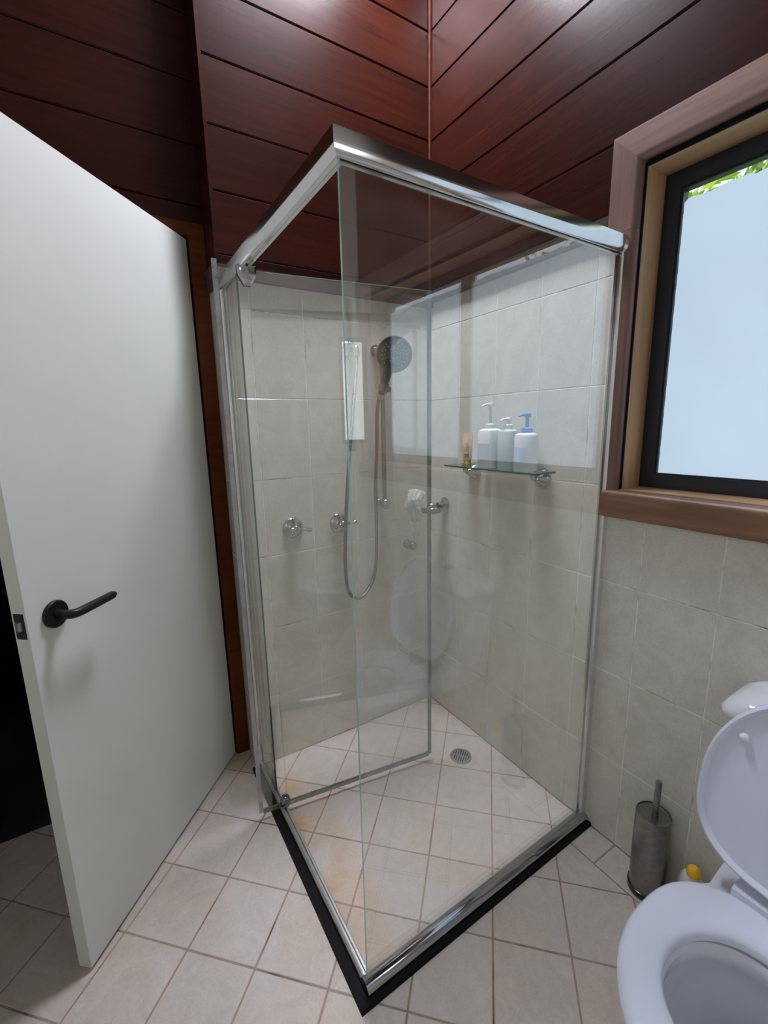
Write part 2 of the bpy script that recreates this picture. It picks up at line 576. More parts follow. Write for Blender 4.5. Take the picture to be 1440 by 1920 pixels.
# floor ------------------------------------------------------------
bm = box(X_L, 0.12, Y_B, 0.151, -0.12, -0.0018)
floor = obj('floor', bm, 'floor_grout')
tag(floor, 'beige tiled bathroom floor laid on the diagonal', 'floor', kind='structure')
PT, U0, V0 = 0.2025, -0.0617, 0.0973
ca = math.sqrt(0.5)
floor_me = {}
n_tile = 0
for i in range(-24, 6):
    for j in range(-16, 18):
        cu, cv = U0 + (i + 0.5) * PT, V0 + (j + 0.5) * PT
        sq = []
        for du, dv in ((-1, -1), (1, -1), (1, 1), (-1, 1)):
            a, b = cu + du * PT / 2, cv + dv * PT / 2
            sq.append(((a - b) * ca, (a + b) * ca))
        parts = []
        inner = clip_poly(sq, 0, -1, 0.893)                 # shower side, y >= -0.893
        outer = clip_poly(sq, 0, 1, -0.893)
        if inner and outer and max(p[0] for p in sq) > -0.117:
            parts.append((inner, 0.0))
            parts.append((outer, -0.117))
        else:
            parts.append((sq, 0.0 if inner and len(outer) < 3 else -0.117))
        for poly, xmax in parts:
            poly = clip_poly(poly, 1, 0, xmax)
            if len(poly) >= 3:
                poly = clip_poly(poly, -1, 0, -X_L)
            if len(poly) >= 3:
                poly = clip_poly(poly, 0, -1, -Y_B)
            if len(poly) >= 3:
                cx = sum(p[0] for p in poly) / len(poly)
                poly = clip_poly(poly, 0, 1, 0.0 if min(p[0] for p in poly) > -0.9 else 0.15)
            if len(poly) < 3 or area(poly) < 0.0006:
                continue
            cx = sum(p[0] for p in poly) / len(poly)
            cy = sum(p[1] for p in poly) / len(poly)
            me = tile_mesh([(p[0] - cx, p[1] - cy) for p in poly], gap=0.0045)
            if me:
                link_mesh('tile', me, 'floor_tile', floor, (cx, cy, random.uniform(-0.0004, 0.0004)))
                n_tile += 1
ye = [-0.893, -1.0, -1.2, -1.4, -1.6, -1.8, -2.0, -2.2, -2.31]
for a, b in zip(ye, ye[1:]):
    h = (a - b) / 2
    me = tile_mesh([(-0.0585, -h), (0.0585, -h), (0.0585, h), (-0.0585, h)], gap=0.0045)
    link_mesh('tile', me, 'floor_tile', floor, (-0.0585, (a + b) / 2, 0))

# ceiling with a roof light ----------------------------------------
SKY = (-0.72, -0.18, -0.50, -0.06)           # x0 x1 y0 y1
bm = bmesh.new()
bx(bm, X_L - 0.1, SKY[0], Y_B - 0.1, 0.3, Z_C, Z_C + 0.1)
bx(bm, SKY[1], 0.17, Y_B - 0.1, 0.3, Z_C, Z_C + 0.1)
bx(bm, SKY[0], SKY[1], Y_B - 0.1, SKY[2], Z_C, Z_C + 0.1)
bx(bm, SKY[0], SKY[1], SKY[3], 0.3, Z_C, Z_C + 0.1)
tag(obj('ceiling', bm, 'ceiling'), 'plain pale ceiling above the timber walls', 'ceiling', kind='structure')
w3 = thing('window_3', 'square skylight set in the ceiling over the shower', 'skylight', ((SKY[0] + SKY[1]) / 2, (SKY[2] + SKY[3]) / 2, Z_C), kind='structure')
wmesh('diffuser', box(SKY[0], SKY[1], SKY[2], SKY[3], Z_C + 0.05, Z_C + 0.07), 'sky_panel', w3)
bm = bmesh.new()
for a in ((SKY[0], SKY[0] + .03, SKY[2], SKY[3]), (SKY[1] - .03, SKY[1], SKY[2], SKY[3]), (SKY[0] + .03, SKY[1] - .03, SKY[2], SKY[2] + .03), (SKY[0] + .03, SKY[1] - .03, SKY[3] - .03, SKY[3])):
    bx(bm, *a, Z_C - 0.01, Z_C + 0.05)
wmesh('frame', bm, 'white_paint', w3)

# boards -------------------------------------------------------------
def board(parent, p0, length, z0, z1, face, thick=0.018):
    """one lining board; local x runs along the board, local y is out of the wall"""
    h = z1 - z0
    g, v = 0.0012, 0.0035
    prof = [(0, g), (-thick + 0, g), (-thick, h - g), (0, h - g - 0)]
    bm = bmesh.new()
    pr = [(-thick, g), (-v, g), (0, g + v), (0, h - g - v), (-v, h - g), (-thick, h - g)]
    loft(bm, [[(x, yy, zz) for yy, zz in pr] for x in (0.0, length)])
    o = obj('board', bm, 'board', parent)
    o.location = (p0[0], p0[1], z0)
    o.rotation_euler = (0, 0, face)
    return o


COURSES = [1.775, 1.964, 2.153, 2.342, 2.531, 2.720, 2.909, 3.098, 3.28]
# left wall (with taps) ----------------------------------------------
bm = bmesh.new()
bx(bm, -0.899, 0.17, 0.0010, 0.26, 0, 1.905)
bx(bm, -0.889, 0.17, 0.019, 0.26, 1.905, Z_C)
wall_left = obj('wall_left', bm, 'wall_grout')
tag(wall_left, 'shower wall with cream tiles below and reddish timber boards above', 'wall', kind='structure')
rows = [0.0] + [ROW0 + TH * k for k in range(6)] + [1.893]
cols = [0.0, -0.1976, -0.3976, -0.5976, -0.7976, -0.900]
tcache = {}
def rect_tile(w, h):
    k = (round(w, 4), round(h, 4))
    if k not in tcache:
        tcache[k] = tile_mesh([(-w / 2, -h / 2), (w / 2, -h / 2), (w / 2, h / 2), (-w / 2, h / 2)], gap=0.0028, cham=0.0012)
    return tcache[k]
for z0, z1 in zip(rows, rows[1:]):
    for x1, x0 in zip(cols, cols[1:]):
        link_mesh('tile', rect_tile(x1 - x0, z1 - z0), 'wall_tile', wall_left,
                  ((x0 + x1) / 2, random.uniform(-0.0003, 0.0003), (z0 + z1) / 2), (PI / 2, 0, 0))
    # return of the tiled nib, facing the door
    o = link_mesh('tile', rect_tile(NIB, z1 - z0), 'wall_tile', wall_left, (-0.900, NIB / 2, (z0 + z1) / 2), (PI / 2, 0, -PI / 2))
for z0, z1 in zip(COURSES[1:], COURSES[2:]):
    board(wall_left, (0.0, 0.0), 0.8895, z0, z1, PI)
board(wall_left, (0.0, 0.0), 0.8895, 1.925, 1.964, PI)

# door wall, set back ---------------------------------------------------
bm = bmesh.new()
DX0, DX1, DZ = -1.80, -0.955, 2.045
bx(bm, X_L, DX0 - 0.02, NIB + 0.018, 0.26, 0, Z_C)
bx(bm, DX1 + 0.03, -0.88, NIB + 0.018, 0.26, 0, Z_C)
bx(bm, DX0 - 0.02, DX1 + 0.03, NIB + 0.018, 0.26, DZ + 0.04, Z_C)
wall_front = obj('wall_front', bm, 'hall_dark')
tag(wall_front, 'timber boarded wall above and beside the white door', 'wall', kind='structure')
for z0, z1 in zip(COURSES[2:], COURSES[3:]):
    board(wall_front, (-0.89, NIB), 1.31, z0, z1, PI)
board(wall_front, (-0.89, NIB), 1.31, 2.09, 2.153, PI)
# corner post covering the end of the boards
bm = bmesh.new()
bx(bm, -0.901, -0.890, -0.004, NIB, 1.905, Z_C)
tag(obj('trim_1', bm, 'board', bevel=0.002), 'narrow vertical timber corner post beside the shower, above the tiles', 'trim', kind='structure')
# corner bead between the two boarded walls
bm = bmesh.new()
lathe(bm, [(0.006, 1.93), (0.006, Z_C)], origin=(-0.004, -0.004, 0), n=10)
tag(obj('trim_2', bm, 'bead', smooth=40), 'thin reddish timber bead in the corner of the boarded walls', 'trim', kind='structure')
# dark ledge over the tiles
bm = bmesh.new()
bx(bm, -0.915, 0.0, -0.022, -0.0001, 1.887, 1.926)
bx(bm, -0.915, -0.9015, 0.0, 0.10, 1.862, 1.926)
tag(obj('trim_3', bm, 'dark_trim', bevel=0.003), 'dark timber ledge capping the tiles on the tap wall', 'trim', kind='structure')
bm = bmesh.new()
bx(bm, -0.020, -0.0001, -0.835, -0.0225, 1.905, 1.95)
tag(obj('trim_4', bm, 'dark_trim', bevel=0.003), 'dark timber ledge capping the tiles beside the window', 'trim', kind='structure')

# door frame and door ------------------------------------------------------
jm = thing('trim_5', 'reddish timber door frame around the open white door', 'door frame', (DX1, NIB, 0), kind='structure')
wmesh('jamb', box(DX1, -0.9015, NIB - 0.012, 0.255, 0, DZ + 0.045), 'jamb', jm, bevel=0.002)
wmesh('jamb', box(DX0 - 0.055, DX0, NIB - 0.012, 0.255, 0, DZ + 0.045), 'jamb', jm, bevel=0.002)
wmesh('head', box(DX0, DX1, NIB - 0.012, 0.255, DZ + 0.003, DZ + 0.045), 'jamb', jm, bevel=0.002)
wmesh('stop', box(DX1 - 0.012, DX1, NIB + 0.045, 0.11 + NIB, 0, DZ), 'dark_trim', jm)

door = thing('door_1', 'white flush door standing open with a black lever handle', 'door', (-0.962, 0.134, 0.0), kind='structure')
door.rotation_euler = (0, 0, math.atan2(-0.758, -0.652))
DW = 0.79
# local x along the door leaf, local -y ... the face towards the room is +y
leaf = obj('leaf', box(0, DW, -0.036, 0.0, 0.012, 2.036), 'white_paint', door, bevel=0.0015)
bm = bmesh.new()
lathe(bm, [(0.031, 0), (0.0325, 0.002), (0.0325, 0.007), (0.030, 0.0095), (0.012, 0.0095)], axis=(0, 1, 0), origin=(0.723, 0.0005, 0.972), n=36)
hd = obj('handle_rose', bm, 'black_handle', door, smooth=35)
bm = bmesh.new()
pts = smooth_path([(0.723, 0.008, 0.972), (0.723, 0.034, 0.972), (0.718, 0.047, 0.972), (0.704, 0.052, 0.972), (0.66, 0.052, 0.972), (0.59, 0.050, 0.972)], 6)
tube(bm, pts, [0.0108] * (len(pts) - 2) + [0.0100, 0.0065], 14)
obj('lever', bm, 'black_handle', hd, smooth=50)
bm = bmesh.new()
bx(bm, DW - 0.0005, DW + 0.0012, -0.031, -0.006, 0.94, 1.0)
lt = obj('latch_plate', bm, 'black_metal', door)
bm = bmesh.new()
prism(bm, [(-0.008, 0.0), (0.008, 0.0), (0.008, 0.012), (-0.008, 0.004)], (DW, -0.019, 0.962), (DW, -0.019, 0.982), up=(1, 0, 0))
obj('latch_bolt', bm, 'dull_aluminium', lt)

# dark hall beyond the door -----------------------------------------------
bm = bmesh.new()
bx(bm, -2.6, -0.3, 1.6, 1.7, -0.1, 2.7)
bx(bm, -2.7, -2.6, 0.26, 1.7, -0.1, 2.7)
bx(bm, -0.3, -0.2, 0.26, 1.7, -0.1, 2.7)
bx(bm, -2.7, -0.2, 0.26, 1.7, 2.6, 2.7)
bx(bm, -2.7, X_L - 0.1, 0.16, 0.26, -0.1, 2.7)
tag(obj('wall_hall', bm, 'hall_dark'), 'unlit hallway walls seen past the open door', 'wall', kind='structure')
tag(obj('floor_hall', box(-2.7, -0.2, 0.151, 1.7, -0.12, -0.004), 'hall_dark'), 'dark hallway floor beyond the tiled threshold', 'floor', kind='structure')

# right wall (window wall) -----------------------------------------------
WY0, WY1, WZ0, WZ1 = -0.905, -2.232, 1.185, 2.052       # rough opening
bm = bmesh.new()
bx(bm, 0.0010, 0.17, WY0, 0.0, 0, 1.905)
bx(bm, 0.019, 0.17, WY0, 0.0, 1.905, Z_C)
bx(bm, 0.0010, 0.17, WY1, WY0, 0, WZ0 - 0.03)
bx(bm, 0.019, 0.17, WY1, WY0, WZ1, Z_C)
bx(bm, 0.0010, 0.17, Y_B, WY1, 0, 1.905)
bx(bm, 0.019, 0.17, Y_B, WY1, 1.905, Z_C)
wall_right = obj('wall_right', bm, 'wall_grout')
tag(wall_right, 'window wall with cream tiles below and reddish timber boards above', 'wall', kind='structure')
ycols = [0.0] + [-(0.1985 + 0.2 * k) for k in range(11)] + [-2.31]
for z0, z1 in zip(rows, rows[1:]):
    zt = z1
    if abs(z1 - 1.893) < 1e-6:
        zt = 1.910
    for y1, y0 in zip(ycols, ycols[1:]):
        a, b = y0, y1
        if y0 < -0.868 < y1 and z0 > 1.12:
            link_mesh('tile', rect_tile(y1 + 0.868, zt - z0), 'wall_tile', wall_right, (0, (y1 - 0.868) / 2, (z0 + zt) / 2), (PI / 2, 0, -PI / 2))
            continue
        if z0 > 0.85 and z0 < 1.12 and y0 < -0.868 < y1:
            # cell crossed by the window corner: the part behind the screen runs up to the next row
            link_mesh('tile', rect_tile(b + 0.868, z1 - z0), 'wall_tile', wall_right, (0, (b - 0.868) / 2, (z0 + z1) / 2), (PI / 2, 0, -PI / 2))
            link_mesh('tile', rect_tile(-0.868 - y0, 1.13 - z0), 'wall_tile', wall_right, (0, (-0.868 + y0) / 2, (z0 + 1.13) / 2), (PI / 2, 0, -PI / 2))
            continue
        zz1 = zt
        if a < -0.95:
            if z0 > 1.12:
                continue
            zz1 = min(zt, 1.16)
        elif a < -0.80:
            if z0 > 1.12:
                a = -0.868
            else:
                zz1 = min(zt, 1.16) if z0 > 0.85 else zt
        link_mesh('tile', rect_tile(b - a, zz1 - z0), 'wall_tile', wall_right,
                  (random.uniform(-0.0003, 0.0003), (a + b) / 2, (z0 + zz1) / 2), (PI / 2, 0, -PI / 2))
R_UP = [(1.948, 1.960), (1.960, 2.134), (2.134, 2.339), (2.339, 2.528), (2.528, 2.720), (2.720, 2.909), (2.909, 3.098), (3.098, 3.28)]
for k, (z0, z1) in enumerate(R_UP):
    if z0 < 1.955:
        board(wall_right, (0, -0.835), 0.835, z0, z1, PI / 2)
    elif z0 < 2.1:
        board(wall_right, (0, -0.842), 0.842, z0, z1, PI / 2)
    else:
        board(wall_right, (0, Y_B), -Y_B, z0, z1, PI / 2)

# window --------------------------------------------------------------------
win = thing('window_1', 'black framed frosted window in a timber surround on the tiled wall', 'window', (0.07, -1.58, WZ0), kind='structure')
def w_part(name, bm, m, parent=win, **kw):
    return wmesh(name, bm, m, parent, **kw)
# architraves: local x along the length for the grain
def arch_vertical(z0, z1, y0, y1, mat='architrave', mitre=0.0):
    bm = bmesh.new()
    L = z1 - z0
    w = y0 - y1
    rad_ = min(0.017, w * 0.4)
    pp = [(0, 0), (0, -0.021), (0.001, -0.022)] + [(w - rad_ + rad_ * math.sin(a), -0.022 + rad_ - rad_ * math.cos(a)) for a in [PI / 2 * k / 6 for k in range(7)]] + [(w, 0)]
    pr = lambda x, m: [(x - m * a / w, a, b) for a, b in pp]
    loft(bm, [pr(0, 0), pr(L, mitre)])
    o = obj('architrave', bm, mat, win, smooth=28)
    # local x -> world z ; local y -> world -y ; local z -> world x
    o.matrix_world = Matrix.Translation((0, 0, 0))
    mw = Matrix(((0, 0, 1, -0.0005), (0, -1, 0, y0), (1, 0, 0, z0), (0, 0, 0, 1)))
    o.matrix_parent_inverse = Matrix.Identity(4)
    o.matrix_local = Matrix.Translation(-win.location) @ mw
    return o
arch_vertical(1.893, 2.132, -0.834, -0.914, mitre=0.08)
arch_vertical(1.178, 1.892, -0.872, -0.914)
bm = bmesh.new()
bx(bm, -0.012, -0.0005, -0.872, -0.8685, 1.178, 1.892)
w_part('packing_strip', bm, 'black_seal')
arch_vertical(1.178, 2.132, -2.222, -2.302, mitre=-0.0)
# head architrave, grain along y
bm = bmesh.new()
pr = [(0, 0), (-0.022, 0), (-0.022, 0.066), (-0.016, 0.08), (0, 0.08)]
Lh = 2.302 - 0.834
prh = [(0.0, 0.0), (0.0, -0.021), (0.001, -0.022)] + [(0.08 - 0.017 + 0.017 * math.sin(a), -0.022 + 0.017 - 0.017 * math.cos(a)) for a in [PI / 2 * k / 6 for k in range(7)]] + [(0.08, 0.0)]
loft(bm, [[(s, a, b) for a, b in [(q[0], q[1]) for q in prh]] for s in (0, Lh)])
for v in bm.verts:
    if v.co.x < 0.001:
        v.co.x += v.co.y * 1.0
ho = obj('architrave', bm, 'architrave', win, smooth=28)
# local x -> world -y ; local y -> world -z ; local z -> world x
ho.matrix_local = Matrix.Translation(-win.location) @ Matrix(((0, 0, 1, -0.0005), (-1, 0, 0, -0.834), (0, -1, 0, 2.132), (0, 0, 0, 1)))
# sill: moulded front board
bm = bmesh.new()
prs = [(0.0, 0.0), (-0.033, 0.0), (-0.034, 0.001)] + [(-0.014 - 0.020 * math.cos(a), 0.060 + 0.020 * math.sin(a)) for a in [PI / 2 * k / 8 for k in range(9)]] + [(0.0, 0.080)]
loft(bm, [[(s, -a, b) for a, b in prs] for s in (0, 2.302 - 0.876)])
so = obj('sill', bm, 'sill', win, smooth=25)
so.matrix_local = Matrix.Translation(-win.location) @ Matrix(((0, -1, 0, -0.0005), (-1, 0, 0, -0.876), (0, 0, 1, 1.108), (0, 0, 0, 1)))
# reveals (lining)
def reveal(name, L, mw):
    bm = box(0, L, 0, 0.158, 0, 0.018)
    o = obj(name, bm, 'reveal', win, bevel=0.001)
    o.matrix_local = Matrix.Translation(-win.location) @ mw
    return o
OY0, OY1, OZ0, OZ1 = -0.919, -2.215, 1.190, 2.038       # inside of the lining
reveal('reveal', OZ1 - OZ0, Matrix(((0, 1, 0, 0.005), (0, 0, 1, OY0), (1, 0, 0, OZ0), (0, 0, 0, 1))))
reveal('reveal', OZ1 - OZ0, Matrix(((0, 1, 0, 0.005), (0, 0, -1, OY1), (1, 0, 0, OZ0), (0, 0, 0, 1))))
reveal('reveal', OY0 - OY1 + 0.036, Matrix(((0, 1, 0, 0.005), (1, 0, 0, OY1 - 0.018), (0, 0, 1, OZ1), (0, 0, 0, 1))))
reveal('sill_board', OY0 - OY1 + 0.036, Matrix(((0, 1, 0, -0.004), (1, 0, 0, OY1 - 0.018), (0, 0, -1, OZ0), (0, 0, 0, 1))))
# black strip standing in for the shadow gap between architrave and lining
bm = bmesh.new()
bx(bm, -0.0002, 0.0046, OY0 + 0.0005, OY0 + 0.009, OZ0, OZ1 + 0.010)
bx(bm, -0.0002, 0.0046, OY1, OY0 + 0.0005, OZ1 + 0.0005, OZ1 + 0.018)
w_part('shadow_gap_strip', bm, 'black_seal')
# black aluminium frame
bm = bmesh.new()
def frame_rect(bm, y0, y1, z0, z1, w, x0, x1):
    bx(bm, x0, x1, y1, y0, z1 - w, z1)
    bx(bm, x0, x1, y1, y0, z0, z0 + w)
    bx(bm, x0, x1, y0 - w, y0, z0 + w, z1 - w)
    bx(bm, x0, x1, y1, y1 + w, z0 + w, z1 - w)
fr = None
frame_rect(bm, OY0, OY1, OZ0, OZ1, 0.018, 0.096, 0.156)
fr = w_part('frame', bm, 'black_metal')
Y_M = -1.600
for y0, y1, dx in ((OY0 - 0.014, Y_M, 0.032), (Y_M, OY1 + 0.014, 0.036)):
    bm = bmesh.new()
    frame_rect(bm, y0, y1, OZ0 + 0.010, OZ1 - 0.016, 0.030, 0.058 + dx, 0.094 + dx)
    frame_rect(bm, y0 - 0.028, y1 + 0.028, OZ0 + 0.038, OZ1 - 0.044, 0.007, 0.063 + dx, 0.088 + dx)
    sash = w_part('sash', bm, 'black_metal', bevel=0.0015, segs=1)
    gy0, gy1, gz0, gz1 = y0 - 0.033, y1 + 0.033, OZ0 + 0.043, OZ1 - 0.049
    g = obj('pane', box(0.072 + dx, 0.076 + dx, gy1, gy0, gz0, gz1), 'window_glass', sash)
    # frosted film with a torn edge, a clear strip left at the top and one side
    bm = bmesh.new()
    ny, nz = 70, 60
    cols_ = []
    def rag(k, amp):
        return amp * (noise.noise(Vector((k * 0.37, 1.7 + dx * 90, 0.0))) + 0.7 * noise.noise(Vector((k * 1.3, 5.1, 2.0))))
    top = [(gy0 - 0.004 + (gy1 - gy0 + 0.006) * k / ny, gz1 - 0.026 + rag(k, 0.005)) for k in range(ny + 1)]
    poly = [(gy0 - 0.002 - abs(rag(k + 200, 0.002)), gz0 + 0.0015 + (gz1 - 0.035 - gz0) * k / nz) for k in range(nz + 1)]
    poly = poly + top[1:] + [(gy1 + 0.002, gz0 + 0.0015)]
    vs_ = [bm.verts.new((0.0712 + dx, y, z)) for y, z in poly]
    f = bm.faces.new(vs_)
    ext = bmesh.ops.extrude_face_region(bm, geom=[f])
    bmesh.ops.translate(bm, vec=(0.0006, 0, 0), verts=[e for e in ext['geom'] if isinstance(e, bmesh.types.BMVert)])
    bmesh.ops.triangulate(bm, faces=[q for q in bm.faces if len(q.verts) > 4])
    obj('frosted_film', bm, 'film', sash)

# back and side walls (behind the camera) ---------------------------------
BW = (-0.26, -0.04, 1.25, 2.05)
bm = bmesh.new()
bx(bm, X_L - 0.1, BW[0], Y_B - 0.1, Y_B, 0, Z_C)
bx(bm, BW[1], 0.17, Y_B - 0.1, Y_B, 0, Z_C)
bx(bm, BW[0], BW[1], Y_B - 0.1, Y_B, 0, BW[2])
bx(bm, BW[0], BW[1], Y_B - 0.1, Y_B, BW[3], Z_C)
wb = obj('wall_back', bm, 'wall_tile')
tag(wb, 'rear bathroom wall behind the viewer', 'wall', kind='structure')
SIDE_FILL = (-2.20, -1.45, 1.20, 2.10)  # opening for the added fill panel
bm = bmesh.new()
bx(bm, X_L - 0.1, X_L, Y_B, SIDE_FILL[0], 0, Z_C)
bx(bm, X_L - 0.1, X_L, SIDE_FILL[1], NIB + 0.12, 0, Z_C)
bx(bm, X_L - 0.1, X_L, SIDE_FILL[0], SIDE_FILL[1], 0, SIDE_FILL[2])
bx(bm, X_L - 0.1, X_L, SIDE_FILL[0], SIDE_FILL[1], SIDE_FILL[3], Z_C)
tag(obj('wall_side', bm, 'wall_tile'), 'bathroom side wall beyond the open door', 'wall', kind='structure')
side_panel = thing('added_fill_panel', 'added fill light panel behind the viewer on the left', 'window', (X_L, (SIDE_FILL[0] + SIDE_FILL[1]) / 2, SIDE_FILL[2]), kind='structure')  # invented glowing panel, added to brighten the toilet side of the room
wmesh('frosted_pane', box(X_L - 0.06, X_L - 0.05, SIDE_FILL[0] + .03, SIDE_FILL[1] - .03, SIDE_FILL[2] + .03, SIDE_FILL[3] - .03), 'side_fill', side_panel)
bm = bmesh.new()
bx(bm, X_L - 0.08, X_L - 0.02, SIDE_FILL[0], SIDE_FILL[1], SIDE_FILL[3] - .03, SIDE_FILL[3])
bx(bm, X_L - 0.08, X_L - 0.02, SIDE_FILL[0], SIDE_FILL[1], SIDE_FILL[2], SIDE_FILL[2] + .03)
bx(bm, X_L - 0.08, X_L - 0.02, SIDE_FILL[0], SIDE_FILL[0] + .03, SIDE_FILL[2] + .03, SIDE_FILL[3] - .03)
bx(bm, X_L - 0.08, X_L - 0.02, SIDE_FILL[1] - .03, SIDE_FILL[1], SIDE_FILL[2] + .03, SIDE_FILL[3] - .03)
wmesh('frame', bm, 'black_metal', side_panel)
w2 = thing('window_2', 'frosted rear window behind the viewer', 'window', ((BW[0] + BW[1]) / 2, Y_B, BW[2]), kind='structure')
wmesh('frosted_pane', box(BW[0] + .03, BW[1] - .03, Y_B - 0.06, Y_B - 0.05, BW[2] + .03, BW[3] - .03), 'back_film', w2)
bm = bmesh.new()
bx(bm, BW[0], BW[1], Y_B - 0.08, Y_B - 0.02, BW[3] - .03, BW[3])
bx(bm, BW[0], BW[1], Y_B - 0.08, Y_B - 0.02, BW[2], BW[2] + .03)
bx(bm, BW[0], BW[0] + .03, Y_B - 0.08, Y_B - 0.02, BW[2] + .03, BW[3] - .03)
bx(bm, BW[1] - .03, BW[1], Y_B - 0.08, Y_B - 0.02, BW[2] + .03, BW[3] - .03)
wmesh('frame', bm, 'black_metal', w2)

# garden outside the window -------------------------------------------------
tag(obj('ground', box(0.17, 9, -9, 7, -0.6, -0.5), 'lawn'), 'grass outside the window', 'ground', kind='structure')
def shrub(name, label, base, h, rad, nleaf, seed):
    rg = random.Random(seed)
    t = thing(name, label, 'tree', base, group='trees outside the window')
    bm = bmesh.new()
    tube(bm, smooth_path([(0, 0, 0), (0.03, 0.05, h * 0.3), (-0.03, 0.0, h * 0.6), (0.02, 0.03, h * 0.9)], 4), [0.06 - 0.0035 * k for k in range(13)], 8)
    obj('trunk', bm, 'bark', t, smooth=60)
    bm = bmesh.new()
    for _ in range(nleaf):
        th, ph = rg.uniform(0, 2 * PI), math.acos(rg.uniform(-1, 1))
        q = rg.uniform(0.55, 1.0)
        p = Vector((math.sin(ph) * math.cos(th) * rad * q, math.sin(ph) * math.sin(th) * rad * q, h * 0.72 + math.cos(ph) * h * 0.42 * q))
        a = Vector((rg.gauss(0, 1), rg.gauss(0, 1), rg.gauss(-0.4, 0.6))).normalized()
        n_ = a.cross(Vector((rg.gauss(0, 1), rg.gauss(0, 1), rg.gauss(0, 1)))).normalized()
        b = n_.cross(a)
        L, W = rg.uniform(0.07, 0.13), rg.uniform(0.02, 0.035)
        q0 = bm.verts.new(p)
        q1 = bm.verts.new(p + a * L * 0.5 + b * W + n_ * 0.006)
        q2 = bm.verts.new(p + a * L)
        q3 = bm.verts.new(p + a * L * 0.5 - b * W + n_ * 0.006)
        bm.faces.new((q0, q1, q2))
        bm.faces.new((q0, q2, q3))
    f = obj('foliage', bm, 'leaf', t)
    f['kind'] = 'stuff'
    return t
shrub('garden_tree', 'leafy green tree outside, seen through the clear strip of the window', (2.0, -0.2, -0.5), 3.4, 1.0, 3000, 3)
shrub('garden_tree', 'bright leafy tree farther along the garden outside the window', (2.6, -2.6, -0.5), 3.2, 1.1, 3000, 5)

# ------------------------------------------------------------------ shower screen
GX, GY, GYR = -0.886, -0.887, -0.874          # glass lines: side x, corner y, y at the window wall
Z_T0, Z_T1 = 0.036, 1.846
scr = thing('shower_screen', 'corner glass shower screen with aluminium top rail and open pivot door', 'shower screen', (GX, GY, 0))
ang = math.atan2(GYR - GY, -GX)
def sheet(name, p0, p1, z0, z1, th, parent, edge='glass_edge', ends=True, mat='glass'):
    """glass sheet between two plan points, green edges"""
    p0, p1 = Vector((p0[0], p0[1], 0)), Vector((p1[0], p1[1], 0))
    t = (p1 - p0).normalized()
    s = Vector((-t.y, t.x, 0)) * th / 2
    bm = bmesh.new()
    ring = [p0 - s, p1 - s, p1 + s, p0 + s]
    lo = [bm.verts.new((q.x, q.y, z0)) for q in ring]
    hi = [bm.verts.new((q.x, q.y, z1)) for q in ring]
    for i in range(4):
        j = (i + 1) % 4
        f = bm.faces.new((lo[i], lo[j], hi[j], hi[i]))
        f.material_index = 0 if i in (0, 2) else 1
    bm.faces.new(lo[::-1]).material_index = 1
    bm.faces.new(hi).material_index = 1
    return wmesh(name, bm, [mat, edge], parent)
sheet('fixed_panel', (GX - 0.002, GY), (-0.012, GYR), 0.03, Z_T1, 0.006, scr)
sheet('strip_panel', (GX, -0.018), (GX, -0.192), 0.03, Z_T1, 0.006, scr, edge='dark_glass_edge')
# top rail: square outer face, rounded lower lip
prof = [(-0.012, 0.0), (-0.004, -0.0), (-0.004, 0.006), (0.005, 0.006), (0.005, 0.0), (0.009, 0.0), (0.013, 0.003), (0.0165, 0.008), (0.0185, 0.014), (0.019, 0.019), (0.019, 0.0395), (0.018, 0.040), (-0.013, 0.040), (-0.014, 0.039), (-0.014, 0.003)]
def mitred(bm, path, prof, z, mat=0):
    """sweep a profile (outwards, up) along plan points with mitres; outwards = right of travel"""
    P = [Vector((p[0], p[1], 0)) for p in path]
    rings = []
    for i, p in enumerate(P):
        ds = []
        if i > 0:
            ds.append((P[i] - P[i - 1]).normalized())
        if i < len(P) - 1:
            ds.append((P[i + 1] - P[i]).normalized())
        ns = [Vector((q.y, -q.x, 0)) for q in ds]
        nn = sum(ns, Vector()).normalized()
        k = 1.0 / max(0.2, nn.dot(ns[0]))
        rings.append([p + nn * k * a + Vector((0, 0, z + b)) for a, b in prof])
    loft(bm, rings, mat=mat)
# travel wall -> corner -> window wall puts the outside of the cubicle on the right
bm = bmesh.new()
mitred(bm, [(GX, -0.001), (GX, GY), (-0.004, GYR)], [(-a * -1, b) for a, b in prof], Z_T1 - 0.006)
wmesh('top_rail', bm, 'aluminium', scr, smooth=28)
bm = bmesh.new()
lathe(bm, [(0.010, -0.0), (0.019, 0.002), (0.021, 0.008), (0.021, 0.02)], axis=(-1, -0.01, 0), origin=(-0.0035, GYR - 0.004, Z_T1 + 0.012), n=20)
wmesh('rail_end_cap', bm, 'aluminium', scr, smooth=40)
# bottom tracks
bm = bmesh.new()
mitred(bm, [(GX, -0.001), (GX, GY), (-0.002, GYR)], [(-0.016, 0.0), (-0.016, 0.010), (0.038, 0.013), (0.040, 0.0)], -0.0005)
wmesh('base_seal', bm, 'black_seal', scr)
bm = bmesh.new()
lip = [(-0.012, 0.012), (-0.012, 0.026), (-0.009, 0.030), (-0.004, 0.030), (-0.0035, 0.022), (0.003, 0.022), (0.0035, 0.030), (0.008, 0.031), (0.012, 0.024), (0.012, 0.012)]
prism(bm, [(a, b) for a, b in lip], (GX, -0.003, 0), (GX, GY + 0.012, 0))
wmesh('door_track', bm, 'dull_aluminium', scr)
bm = bmesh.new()
half = [(0.022 * math.cos(t), 0.011 + 0.027 * math.sin(t)) for t in [PI * k / 14 for k in range(15)]]
prism(bm, [(a + 0.004, b) for a, b in half], (GX - 0.012, GY, 0), (-0.004, GYR, 0))
